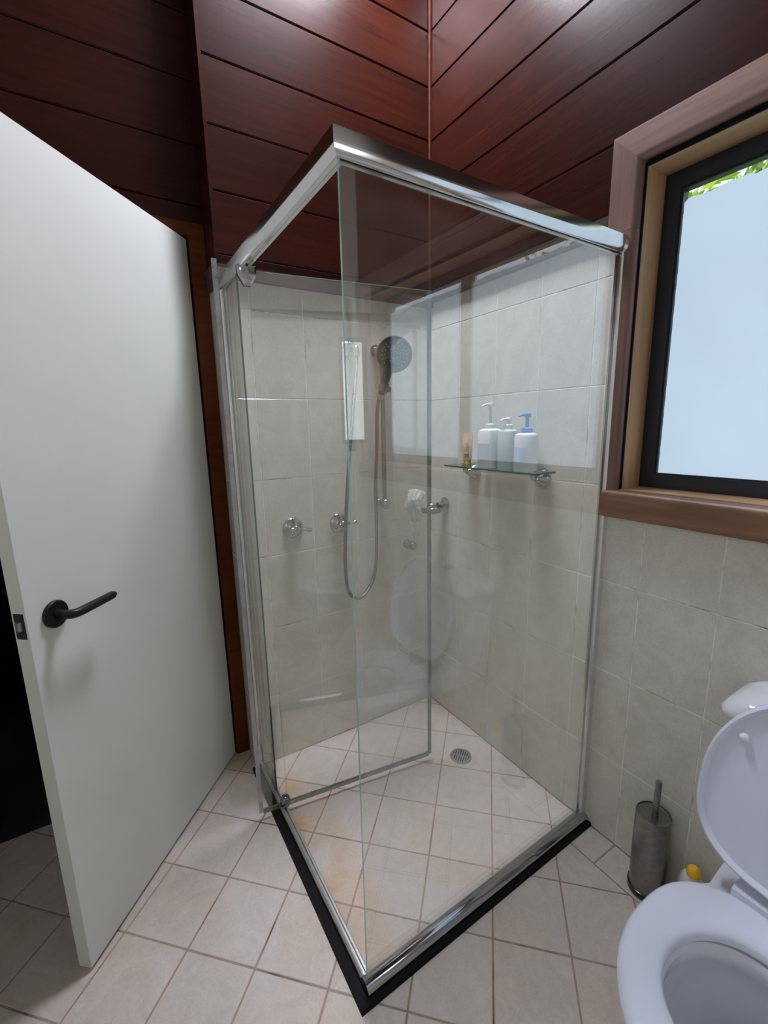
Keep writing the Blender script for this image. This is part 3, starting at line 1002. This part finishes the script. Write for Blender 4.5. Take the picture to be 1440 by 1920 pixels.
wmesh('panel_track', bm, 'chrome', scr, smooth=40)
# wall channels
bm = bmesh.new()
ch = [(-0.013, 0.0), (-0.013, 0.022), (-0.009, 0.026), (-0.004, 0.026), (-0.004, 0.014), (0.004, 0.014), (0.004, 0.026), (0.009, 0.026), (0.013, 0.022), (0.013, 0.0)]
loft(bm, [[(GX + a, -0.0003 - b, z) for a, b in ch] for z in (0.012, Z_T1)])
wmesh('wall_channel', bm, 'aluminium', scr)
bm = bmesh.new()
loft(bm, [[(-0.0003 - b, GYR + a, z) for a, b in ch] for z in (0.012, Z_T1)])
wmesh('wall_channel', bm, 'aluminium', scr)
# pivot door
PV = Vector((-0.878, -0.268, 0))
dd_ = Vector((0.598, -0.088, 0)).normalized()
sd = sheet('pivot_door', tuple(PV - dd_ * 0.082)[:2], tuple(PV + dd_ * 0.600)[:2], 0.040, 1.838, 0.006, scr)
def strip(name, a, b, z0, z1, w, mat):
    p0, p1 = PV + dd_ * a, PV + dd_ * b
    s = Vector((-dd_.y, dd_.x, 0)) * w / 2
    bm = bmesh.new()
    loft(bm, [[Vector((q.x, q.y, z)) for q in (p0 - s, p1 - s, p1 + s, p0 + s)] for z in (z0, z1)])
    o = obj(name, bm, mat, sd, bevel=0.001, segs=1)
    return o
strip('edge_seal', -0.094, -0.080, 0.034, 1.858, 0.011, 'seal_plastic')
strip('edge_seal', 0.598, 0.610, 0.034, 1.838, 0.010, 'grey_seal')
strip('bottom_seal', -0.080, 0.598, 0.026, 0.040, 0.010, 'grey_seal')
# top clamp: faceted chrome shield
bm = bmesh.new()
sh = [(-0.028, 0.006), (-0.026, -0.020), (-0.010, -0.048), (0.010, -0.048), (0.026, -0.020), (0.028, 0.006)]
nv = Vector((-dd_.y, dd_.x, 0))
for sgn in (-1, 1):
    rings = []
    for off, sc in ((0.003, 1.0), (0.009, 1.0), (0.012, 0.8)):
        rings.append([PV + dd_ * (a * sc) + nv * sgn * off + Vector((0, 0, 1.843 + (b + 0.02) * sc - 0.02)) for a, b in sh])
    loft(bm, rings)
wmesh('pivot_clamp', bm, 'chrome', scr, smooth=30)
bm = bmesh.new()
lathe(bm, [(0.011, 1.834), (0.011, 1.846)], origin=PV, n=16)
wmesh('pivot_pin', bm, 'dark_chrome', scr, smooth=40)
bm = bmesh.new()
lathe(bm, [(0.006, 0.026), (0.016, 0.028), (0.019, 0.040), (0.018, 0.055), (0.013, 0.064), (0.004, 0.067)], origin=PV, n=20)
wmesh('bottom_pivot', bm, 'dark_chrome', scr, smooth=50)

# ------------------------------------------------------------------ shower fittings
def tap(x, z, ang_, label):
    t = thing('shower_tap', label, 'tap', (x, 0, z), group='chrome wall taps')
    bm = bmesh.new()
    lathe(bm, [(0.041, 0.0005), (0.042, 0.003), (0.040, 0.008), (0.030, 0.014), (0.020, 0.017), (0.015, 0.022)], axis=(0, -1, 0), n=32)
    obj('wall_plate', bm, 'chrome', t, smooth=40)
    bm = bmesh.new()
    lathe(bm, [(0.013, 0.018), (0.013, 0.034), (0.017, 0.038), (0.017, 0.050), (0.012, 0.056), (0.004, 0.059)], axis=(0, -1, 0), n=24)
    obj('spindle', bm, 'chrome', t, smooth=40)
    bm = bmesh.new()
    dx, dz = math.cos(ang_), math.sin(ang_)
    tube(bm, [(-dx * 0.024, -0.046, -dz * 0.024), (-dx * .012, -0.046, -dz * .012), (dx * 0.012, -0.046, dz * 0.012), (dx * 0.034, -0.048, dz * 0.034), (dx * 0.052, -0.05, dz * 0.052), (dx * 0.057, -0.05, dz * 0.057), (dx * 0.061, -0.05, dz * 0.061)],
         [0.004, 0.0085, 0.0075, 0.0055, 0.0085, 0.009, 0.004], 14)
    obj('lever', bm, 'chrome', t, smooth=60)
    return t
tap(-0.690, 0.998, math.radians(-8), 'left chrome wall tap with lever handle on the tiles')
tap(-0.486, 0.990, math.radians(6), 'chrome wall tap partly behind the hanging shower hose')

sr = thing('shower_slide_rail', 'chrome vertical shower rail on the tiled wall holding the handset', 'shower rail', (-0.287, 0, 1.06))
bm = bmesh.new()
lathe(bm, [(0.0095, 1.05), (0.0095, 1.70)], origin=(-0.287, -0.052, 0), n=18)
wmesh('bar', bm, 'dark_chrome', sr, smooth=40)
for z in (1.058, 1.692):
    bm = bmesh.new()
    lathe(bm, [(0.024, 0.0003), (0.024, 0.006), (0.016, 0.010), (0.015, 0.045)], axis=(0, -1, 0), origin=(-0.287, 0, z), n=20)
    lathe(bm, [(0.004, 0.038), (0.015, 0.040), (0.023, 0.050), (0.025, 0.060), (0.021, 0.073), (0.009, 0.083)], axis=(0, -1, 0), origin=(-0.287, 0, z), n=20)
    wmesh('wall_bracket', bm, 'chrome', sr, smooth=50)
bm = bmesh.new()
lathe(bm, [(0.016, 1.515), (0.017, 1.52), (0.017, 1.552), (0.014, 1.557)], origin=(-0.287, -0.052, 0), n=20)
lathe(bm, [(0.012, 0.0), (0.012, 0.03), (0.009, 0.034)], axis=(1, -0.3, 0), origin=(-0.287, -0.052, 1.535), n=16)
wmesh('slider', bm, 'dark_chrome', sr, smooth=40)
bm = bmesh.new()
lathe(bm, [(0.017, -0.018), (0.019, 0.018)], axis=(0.15, -0.35, 0.93), origin=(-0.303, -0.088, 1.538), n=18)
wmesh('holder_cup', bm, 'dark_chrome', sr, smooth=40)

# handset
hs = thing('shower_handset', 'black hand shower with round spray head in the rail holder', 'hand shower', (-0.305, -0.09, 1.535))
hc = Vector((-0.283, -0.138, 1.660))
hn = Vector((-0.50, -0.78, -0.36)).normalized()
bm = bmesh.new()
lathe(bm, [(0.012, -0.026), (0.042, -0.020), (0.063, -0.010), (0.070, 0.0), (0.0695, 0.006), (0.064, 0.008), (0.058, 0.006)], axis=hn, origin=hc, n=40)
wmesh('spray_head', bm, 'black_plastic', hs, smooth=40)
bm = bmesh.new()
lathe(bm, [(0.0578, 0.004), (0.0578, 0.0065), (0.02, 0.0075)], axis=hn, origin=hc, n=40)
sf = wmesh('spray_face', bm, 'face_plastic', hs, smooth=40)
bm = bmesh.new()
e1 = hn.cross(Vector((0, 0, 1))).normalized()
e2 = hn.cross(e1)
for ring_, k in ((0.014, 6), (0.026, 10), (0.038, 15), (0.049, 20)):
    for q in range(k):
        a = 2 * PI * (q + ring_ * 20) / k
        p = hc + hn * 0.0068 + (e1 * math.cos(a) + e2 * math.sin(a)) * ring_
        lathe(bm, [(0.0024, 0), (0.0018, 0.0018)], axis=hn, origin=p, n=6)
nz_ = obj('nozzles', bm, 'nozzle', sf)
bm = bmesh.new()
hp = smooth_path([hc - hn * 0.012 + Vector((-0.010, 0.0, -0.035)), (-0.296, -0.112, 1.605), (-0.302, -0.100, 1.570), (-0.306, -0.088, 1.535), (-0.311, -0.080, 1.512)], 5)
k_ = len(hp) - 1
tube(bm, hp, [0.027 - 0.013 * min(1, i / (k_ * 0.7)) for i in range(k_ + 1)], 16)
wmesh('handle', bm, 'black_plastic', hs, smooth=60)
bm = bmesh.new()
lathe(bm, [(0.012, 0), (0.012, 0.018), (0.009, 0.024)], axis=(-0.2, 0.35, -0.93), origin=(-0.311, -0.080, 1.514), n=16)
wmesh('collar', bm, 'chrome', hs, smooth=40)

# wall outlet the hose hangs from
wo = thing('shower_outlet', 'chrome shower elbow on the tiled wall feeding the hose', 'shower outlet', (-0.408, 0, 1.69))
bm = bmesh.new()
lathe(bm, [(0.033, 0.0005), (0.033, 0.003), (0.026, 0.010), (0.014, 0.014)], axis=(0, -1, 0), n=28)
obj('wall_plate', bm, 'chrome', wo, smooth=40)
bm = bmesh.new()
tube(bm, smooth_path([(0, -0.01, 0), (0, -0.04, 0.004), (0.0, -0.058, -0.006), (0, -0.062, -0.03)], 6), 0.0115, 16)
obj('elbow', bm, 'chrome', wo, smooth=50)

bm = bmesh.new()
hose_pts = [(-0.317, -0.070, 1.492), (-0.322, -0.062, 1.43), (-0.321, -0.052, 1.30), (-0.329, -0.048, 1.12), (-0.331, -0.050, 0.95), (-0.345, -0.056, 0.77), (-0.388, -0.057, 0.685), (-0.436, -0.058, 0.660), (-0.478, -0.058, 0.695), (-0.498, -0.072, 0.79), (-0.496, -0.078, 0.95), (-0.474, -0.074, 1.17), (-0.444, -0.066, 1.39), (-0.418, -0.062, 1.57), (-0.409, -0.062, 1.663)]
tube(bm, smooth_path(hose_pts, 8), 0.0075, 12)
ho_ = obj('shower_hose', bm, 'hose', smooth=60)
tag(ho_, 'grey metal shower hose hanging in a long loop', 'hose')

# small brass-chrome cock near the corner
kn = thing('wall_cock', 'small chrome knob low on the tiled wall in the corner', 'wall knob', (-0.138, 0, 0.842))
bm = bmesh.new()
lathe(bm, [(0.021, 0.0003), (0.021, 0.014), (0.014, 0.018), (0.014, 0.028)], axis=(0, -1, 0), n=20)
obj('collar', bm, 'chrome', kn, smooth=40)
bm = bmesh.new()
lathe(bm, [(0.012, 0.026), (0.020, 0.030), (0.0205, 0.048), (0.016, 0.056), (0.005, 0.059)], axis=(0, -1, 0), n=20)
obj('knob', bm, 'chrome', kn, smooth=40)

# soap dish with a bag hung on it
sdh = thing('soap_dish', 'chrome wall soap dish in the shower corner with a bag hung on it', 'soap dish', (0, -0.112, 1.012))
bm = bmesh.new()
lathe(bm, [(0.030, 0.0003), (0.030, 0.005), (0.018, 0.014), (0.011, 0.02), (0.010, 0.045)], axis=(-1, 0, 0), origin=(0, 0, 0.022), n=24)
obj('wall_mount', bm, 'chrome', sdh, smooth=40)
bm = bmesh.new()
ring = []
for k in range(41):
    a = 2 * PI * k / 40
    ring.append((-0.085 + 0.055 * math.cos(a), -0.005 + 0.060 * math.sin(a), 0.012))
tube(bm, ring, 0.0055, 8, flat=1.5)
obj('ring', bm, 'chrome', sdh, smooth=50)
bm = bmesh.new()
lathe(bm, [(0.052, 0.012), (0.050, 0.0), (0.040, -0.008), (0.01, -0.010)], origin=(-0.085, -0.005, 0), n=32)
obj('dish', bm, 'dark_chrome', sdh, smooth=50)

bagc = Vector((-0.150, -0.090, 1.02))
bm = bmesh.new()
bmesh.ops.create_icosphere(bm, subdivisions=5, radius=1.0)
for v in bm.verts:
    p = v.co.copy()
    f = 1 + 0.45 * noise.noise(p * 1.7 + Vector((3, 1, 2))) + 0.35 * abs(noise.noise(p * 4.1)) + 0.16 * noise.noise(p * 9.0)
    fold = 0.14 * math.sin(9 * math.atan2(p.y, p.x) + 2 * p.z)
    f += fold * (1 - abs(p.z) * 0.5)
    w = 0.045 * (1.0 if p.z > -0.2 else 0.75)
    v.co = Vector((p.x * w * f, p.y * 0.028 * f, p.z * 0.064 * (0.85 + 0.3 * f) + 0.02))
bag = thing('plastic_bag', 'crumpled white plastic bag hanging from the soap dish', 'plastic bag', tuple(bagc))
obj('pouch', bm, 'bag', bag, smooth=75)
bm = bmesh.new()
lp = smooth_path([(-0.030, 0, 0.010), (-0.040, -0.006, -0.030), (-0.026, -0.008, -0.075), (-0.004, -0.006, -0.112), (0.010, -0.004, -0.106), (0.012, 0.0, -0.070), (-0.004, 0.004, -0.020), (-0.012, 0.004, 0.0)], 8)
tube(bm, lp, [0.0095 + 0.0035 * math.sin(i * 1.1) for i in range(len(lp))], 8, flat=0.4)
obj('handle_loop', bm, 'bag', bag, smooth=75)

# floor drain
dr = thing('floor_drain', 'round metal floor drain grate in the shower floor', 'drain', (-0.157, -0.413, 0.0))
bm = bmesh.new()
lathe(bm, [(0.045, 0.0004), (0.045, 0.003), (0.036, 0.0035), (0.036, 0.0012)], n=36)
obj('rim', bm, 'dull_aluminium', dr, smooth=40)
obj('well', (lambda b: (lathe(b, [(0.0355, 0.0004), (0.0355, 0.0014)], n=32), b)[1])(bmesh.new()), 'black_metal', dr)
for k in range(-3, 4):
    y = k * 0.0095
    hw = math.sqrt(max(0, 0.0362 ** 2 - y * y))
    obj('bar', box(-hw, hw, y - 0.0028, y + 0.0028, 0.0012, 0.0032), 'dull_aluminium', dr, rot=(0, 0, math.radians(35)))
obj('cross_bar', box(-0.036, 0.036, -0.003, 0.003, 0.0012, 0.0033), 'dull_aluminium', dr, rot=(0, 0, math.radians(125)))

# ------------------------------------------------------------------ glass shelf and toiletries
SZ = 1.222
shf = thing('glass_shelf', 'green edged glass shelf on chrome brackets under the window reflection', 'shelf', (0, -0.465, SZ))
bm = bmesh.new()
fs = bx(bm, -0.112, -0.006, -0.695, -0.238, SZ - 0.003, SZ + 0.003)
for k in (2, 3, 4, 5):
    fs[k].material_index = 1
wmesh('shelf_plate', bm, ['shelf_glass', 'shelf_edge'], shf)
for y in (-0.300, -0.640):
    bm = bmesh.new()
    lathe(bm, [(0.036, 0.0003), (0.036, 0.004), (0.029, 0.018), (0.014, 0.034), (0.009, 0.045)], axis=(-1, 0, 0), origin=(0, y, SZ - 0.026), n=24)
    tube(bm, smooth_path([(-0.04, y, SZ - 0.026), (-0.052, y, SZ - 0.022), (-0.058, y, SZ - 0.014), (-0.058, y, SZ - 0.0035)], 5), 0.007, 12)
    br = wmesh('bracket', bm, 'chrome', shf, smooth=45)
    bm = bmesh.new()
    lathe(bm, [(0.011, SZ + 0.003), (0.011, SZ + 0.006), (0.008, SZ + 0.011), (0.003, SZ + 0.013)], origin=(-0.058, y, 0), n=18)
    obj('screw_cap', bm, 'chrome', br, smooth=45)

ST = SZ + 0.0031
def tube_bottle(p):
    t = thing('lotion_tube', 'peach coloured lotion tube standing on its gold cap on the shelf', 'tube', p)
    bm = bmesh.new()
    lathe(bm, [(0.0150, 0), (0.0155, 0.002), (0.0155, 0.022), (0.0145, 0.0235)], n=24)
    obj('cap', bm, 'gold', t, smooth=40)
    bm = bmesh.new()
    rings = []
    for k, (z, a, b) in enumerate([(0.024, 0.016, 0.016), (0.03, 0.018, 0.017), (0.07, 0.0195, 0.013), (0.11, 0.0205, 0.006), (0.122, 0.021, 0.0015), (0.130, 0.021, 0.0012)]):
        rings.append([(math.cos(2 * PI * i / 24) * b, math.sin(2 * PI * i / 24) * a, z) for i in range(24)])
    loft(bm, rings)
    o = obj('body', bm, 'tube', t, smooth=50)
    for z, w in ((0.036, 0.018), (0.041, 0.014), (0.046, 0.016), (0.085, 0.010)):
        obj('print_line', box(-0.0178, -0.0120, -w / 2, w / 2, z, z + 0.0018), 'print', o)
    t.rotation_euler = (0, 0, math.radians(35))
    return t
tube_bottle((-0.075, -0.335, ST))

def pump_bottle(p, label, mat, w, h, round_=0.55, pump='bottle_white', tall=0.055, name='pump_bottle', group=None, deep=None, lbl=None):
    t = thing(name, label, 'bottle', p, group)
    dpt = deep or w
    bm = bmesh.new()
    def se(z, s):
        ex = 2 / (2 + 4 * (1 - round_))
        out = []
        for i in range(28):
            a = 2 * PI * i / 28
            ca_, sa_ = math.cos(a), math.sin(a)
            out.append((math.copysign(abs(ca_) ** ex, ca_) * dpt * s, math.copysign(abs(sa_) ** ex, sa_) * w * s, z))
        return out
    loft(bm, [se(0, 0.93), se(0.004, 1.0), se(h * 0.88, 1.0), se(h * 0.95, 0.93), se(h * 0.985, 0.7), se(h, 0.42)])
    body = obj('body', bm, mat, t, smooth=40)
    if lbl:
        bm = bmesh.new()
        n0 = 10
        pts0 = se(0, 1.012)
        seg = [pts0[i % 28] for i in range(11, 18)]
        loft(bm, [[(x, y, h * 0.25) for x, y, _ in seg], [(x, y, h * 0.62) for x, y, _ in seg]], False, False, closed=False)
        obj('label_print', bm, lbl, body, smooth=60)
    bm = bmesh.new()
    cw = w * 0.5
    lathe(bm, [(cw, h - 0.001), (cw, h + 0.014), (cw * 0.8, h + 0.017), (cw * 0.30, h + 0.018), (cw * 0.30, h + tall)], n=24)
    obj('pump_collar', bm, pump, t, smooth=35)
    bm = bmesh.new()
    lathe(bm, [(cw * 0.5, h + tall - 0.004), (cw * 0.62, h + tall), (cw * 0.62, h + tall + 0.008), (cw * 0.5, h + tall + 0.011)], n=20)
    tube(bm, [(0, 0, h + tall + 0.004), (-0.02, 0.006, h + tall + 0.004), (-0.032, 0.010, h + tall - 0.001)], [0.006, 0.005, 0.0035], 10)
    obj('pump_head', bm, pump, t, smooth=40)
    return t
pump_bottle((-0.060, -0.440, ST), 'white square pump bottle beside the peach tube on the shelf', 'bottle_white', 0.036, 0.145, 0.3, 'bottle_white', 0.082, lbl='label_grey')
pump_bottle((-0.045, -0.515, ST), 'pale green pump bottle in the middle of the glass shelf', 'bottle_green', 0.032, 0.142, 0.75, 'bottle_white', 0.03)
pump_bottle((-0.060, -0.612, ST), 'white foam soap bottle with blue pump at the shelf end', 'bottle_white', 0.040, 0.130, 1.0, 'pump_blue', 0.056, lbl='label_blue')
db = thing('shampoo_bottle', 'slim dark bottle behind the peach tube on the shelf', 'bottle', (-0.030, -0.375, ST))
bm = bmesh.new()
lathe(bm, [(0.016, 0), (0.017, 0.003), (0.017, 0.085), (0.012, 0.095)], n=20)
obj('body', bm, 'bottle_dark', db, smooth=40)
bm = bmesh.new()
lathe(bm, [(0.0125, 0.094), (0.0125, 0.115), (0.009, 0.12)], n=20)
obj('cap', bm, 'black_plastic', db, smooth=40)

# ------------------------------------------------------------------ toilet
TY = -1.487
toi = thing('toilet', 'white toilet with raised lid and cistern beneath the window', 'toilet', (-0.40, TY, 0))
def egg(xc, af, ab, b, z, n=56, eb=2.0, yc=TY):
    """egg outline: front (towards -x) semi-axis af, back ab; eb squares the back"""
    out = []
    for i in range(n):
        t = 2 * PI * i / n
        c_, s_ = math.cos(t), math.sin(t)
        if c_ < 0:
            out.append((xc + af * c_, yc + b * s_, z))
        else:
            e = 2 / eb
            out.append((xc + ab * math.copysign(abs(c_) ** e, c_), yc + b * math.copysign(abs(s_) ** e, s_), z))
    return out
bm = bmesh.new()
loft(bm, [egg(-0.33, 0.20, 0.24, 0.115, 0.0005, eb=4), egg(-0.33, 0.20, 0.24, 0.115, 0.02, eb=4), egg(-0.34, 0.19, 0.24, 0.10, 0.10, eb=4),
          egg(-0.38, 0.20, 0.24, 0.115, 0.20, eb=3.5), egg(-0.43, 0.225, 0.24, 0.150, 0.30, eb=3), egg(-0.45, 0.240, 0.24, 0.172, 0.36, eb=2.6),
          egg(-0.45, 0.245, 0.24, 0.177, 0.385, eb=2.6), egg(-0.45, 0.238, 0.235, 0.170, 0.397, eb=2.6),
          egg(-0.50, 0.125, 0.130, 0.118, 0.397), egg(-0.50, 0.118, 0.125, 0.110, 0.388), egg(-0.50, 0.120, 0.128, 0.112, 0.360),
          egg(-0.49, 0.130, 0.130, 0.115, 0.345), egg(-0.48, 0.125, 0.12, 0.105, 0.29), egg(-0.46, 0.10, 0.09, 0.075, 0.22), egg(-0.44, 0.07, 0.06, 0.05, 0.175)], True, True)
wmesh('pan', bm, 'ceramic', toi, smooth=45)
bm = bmesh.new()
loft(bm, [egg(-0.45, 0.085, 0.075, 0.062, 0.196), egg(-0.45, 0.085, 0.075, 0.062, 0.1975)])
mw_ = wmesh('water', bm, 'dark_chrome', toi)
# rear deck the cistern stands on
bm = bmesh.new()
loft(bm, [[(-0.30, TY - 0.115, z), (-0.012, TY - 0.15, z), (-0.012, TY + 0.15, z), (-0.30, TY + 0.135, z)] for z in (0.33, 0.402)])
wmesh('rear_deck', bm, 'ceramic', toi, bevel=0.012, segs=3, smooth=40)
# seat ring
bm = bmesh.new()
so_ = lambda k, z: egg(-0.47, 0.235 * k, 0.185 * k, 0.187 * k, z, eb=2.7)
si_ = lambda k, z: egg(-0.50, 0.122 * k, 0.130 * k, 0.113 * k, z)
rings = [so_(1.0, 0.404), so_(1.012, 0.412), so_(1.005, 0.420), so_(0.975, 0.4265), so_(0.93, 0.429), si_(1.16, 0.4285), si_(1.05, 0.424), si_(1.0, 0.416), si_(1.0, 0.404)]
R_ = loft(bm, rings + [rings[0]], False, False)
bmesh.ops.remove_doubles(bm, verts=bm.verts[:], dist=1e-6)
wmesh('seat', bm, 'seat_plastic', toi, smooth=50)
bm = bmesh.new()
bx(bm, -0.300, -0.262, TY - 0.095, TY + 0.095, 0.405, 0.442)
wmesh('hinge_bar', bm, 'seat_plastic', toi, bevel=0.006, segs=3, smooth=40)
# lid, hinged up: built flat in (s along lid, y) then leaned back
lean = math.radians(101)
def lid_pt(s, y, h):
    """s from hinge to lid front, h towards the lid's underside"""
    ax = Vector((-math.cos(lean), 0, math.sin(lean)))
    nn_ = Vector((-math.sin(lean), 0, -math.cos(lean)))
    return Vector((-0.272, TY + y, 0.452)) + ax * s + nn_ * h
def lid_out(k, h, sx=0.0):
    o_ = []
    for (x, y, _) in egg(0.0, 0.230, 0.180, 0.191, 0, eb=3.0, yc=0):
        o_.append(lid_pt(0.185 - x * k, y * k, h))
    return o_
bm = bmesh.new()
loft(bm, [lid_out(0.93, 0.011), lid_out(0.945, 0.020), lid_out(0.965, 0.0235), lid_out(0.99, 0.021), lid_out(1.0, 0.012), lid_out(0.985, 0.004), lid_out(0.93, 0.0)], True, True)
lid = wmesh('lid', bm, 'seat_plastic', toi, smooth=55)
for y in (-0.130, 0.130):
    for s in (0.290,):
        bm = bmesh.new()
        nn_ = Vector((-math.sin(lean), 0, -math.cos(lean)))
        lathe(bm, [(0.0095, 0.0), (0.0095, 0.008), (0.007, 0.013), (0.002, 0.015)], axis=nn_, origin=lid_pt(s, y, 0.011), n=14)
        o = obj('buffer', bm, 'seat_plastic', lid, smooth=50)
# cistern
bm = bmesh.new()
def rrect(x0, x1, y0, y1, z, rad=0.04, n=6):
    out = []
    for cx_, cy_, a0 in ((x1 - rad, y1 - rad, 0), (x0 + rad, y1 - rad, PI / 2), (x0 + rad, y0 + rad, PI), (x1 - rad, y0 + rad, 1.5 * PI)):
        for k in range(n + 1):
            a = a0 + PI / 2 * k / n
            out.append((cx_ + rad * math.cos(a), cy_ + rad * math.sin(a), z))
    return out
cy0, cy1 = TY - 0.198, TY + 0.198
loft(bm, [rrect(-0.15, -0.004, cy0 + 0.03, cy1 - 0.03, 0.403), rrect(-0.165, -0.004, cy0 + 0.015, cy1 - 0.015, 0.43), rrect(-0.172, -0.004, cy0 + 0.006, cy1 - 0.006, 0.725)])
wmesh('cistern', bm, 'ceramic', toi, smooth=40)
bm = bmesh.new()
loft(bm, [rrect(-0.176, -0.003, cy0, cy1, 0.727), rrect(-0.183, -0.003, cy0 - 0.006, cy1 + 0.006, 0.735), rrect(-0.183, -0.003, cy0 - 0.006, cy1 + 0.006, 0.748), rrect(-0.176, -0.005, cy0 + 0.004, cy1 - 0.004, 0.765),
          rrect(-0.155, -0.015, cy0 + 0.03, cy1 - 0.03, 0.783), rrect(-0.12, -0.03, cy0 + 0.07, cy1 - 0.07, 0.789, 0.03)])
cl_ = wmesh('cistern_lid', bm, 'ceramic', toi, smooth=50)
bm = bmesh.new()
lathe(bm, [(0.028, 0.788), (0.028, 0.793), (0.024, 0.795)], origin=(-0.085, TY, 0), n=24)
obj('flush_button', bm, 'chrome', cl_, smooth=40)

# ------------------------------------------------------------------ toilet brush and cleaner
tb = thing('toilet_brush', 'brushed steel toilet brush holder standing between shower and toilet', 'toilet brush', (-0.058, -1.130, 0.0))
bm = bmesh.new()
lathe(bm, [(0.049, 0.0003), (0.050, 0.003), (0.050, 0.018), (0.0475, 0.020)], n=36)
obj('base_ring', bm, 'black_plastic', tb, smooth=40)
bm = bmesh.new()
lathe(bm, [(0.0465, 0.018), (0.0465, 0.262), (0.044, 0.266), (0.043, 0.262), (0.015, 0.261)], n=40)
obj('holder', bm, 'brushed_steel', tb, smooth=35)
bm = bmesh.new()
lathe(bm, [(0.0085, 0.24), (0.0085, 0.372), (0.0075, 0.376), (0.003, 0.377)], n=18, origin=(0.0, -0.004, 0))
obj('handle', bm, 'brushed_steel', tb, smooth=40)
cb = thing('cleaner_bottle', 'white toilet cleaner bottle with yellow cap behind the toilet', 'bottle', (-0.040, -1.238, 0.0))
bm = bmesh.new()
loft(bm, [[(math.cos(2 * PI * i / 24) * 0.022 * s, math.sin(2 * PI * i / 24) * 0.036 * s + oy, z) for i in range(24)] for z, s, oy in ((0.0004, 0.95, 0), (0.004, 1, 0), (0.11, 1, 0), (0.130, 0.9, 0.0), (0.143, 0.65, 0.0), (0.150, 0.45, 0.0))])
obj('body', bm, 'cleaner_white', cb, smooth=45)
bm = bmesh.new()
lathe(bm, [(0.015, 0.0), (0.018, 0.003), (0.017, 0.018), (0.010, 0.025)], axis=(-0.1, 0.2, 0.97), origin=(0, -0.002, 0.146), n=20)
obj('cap', bm, 'cleaner_yellow', cb, smooth=45)
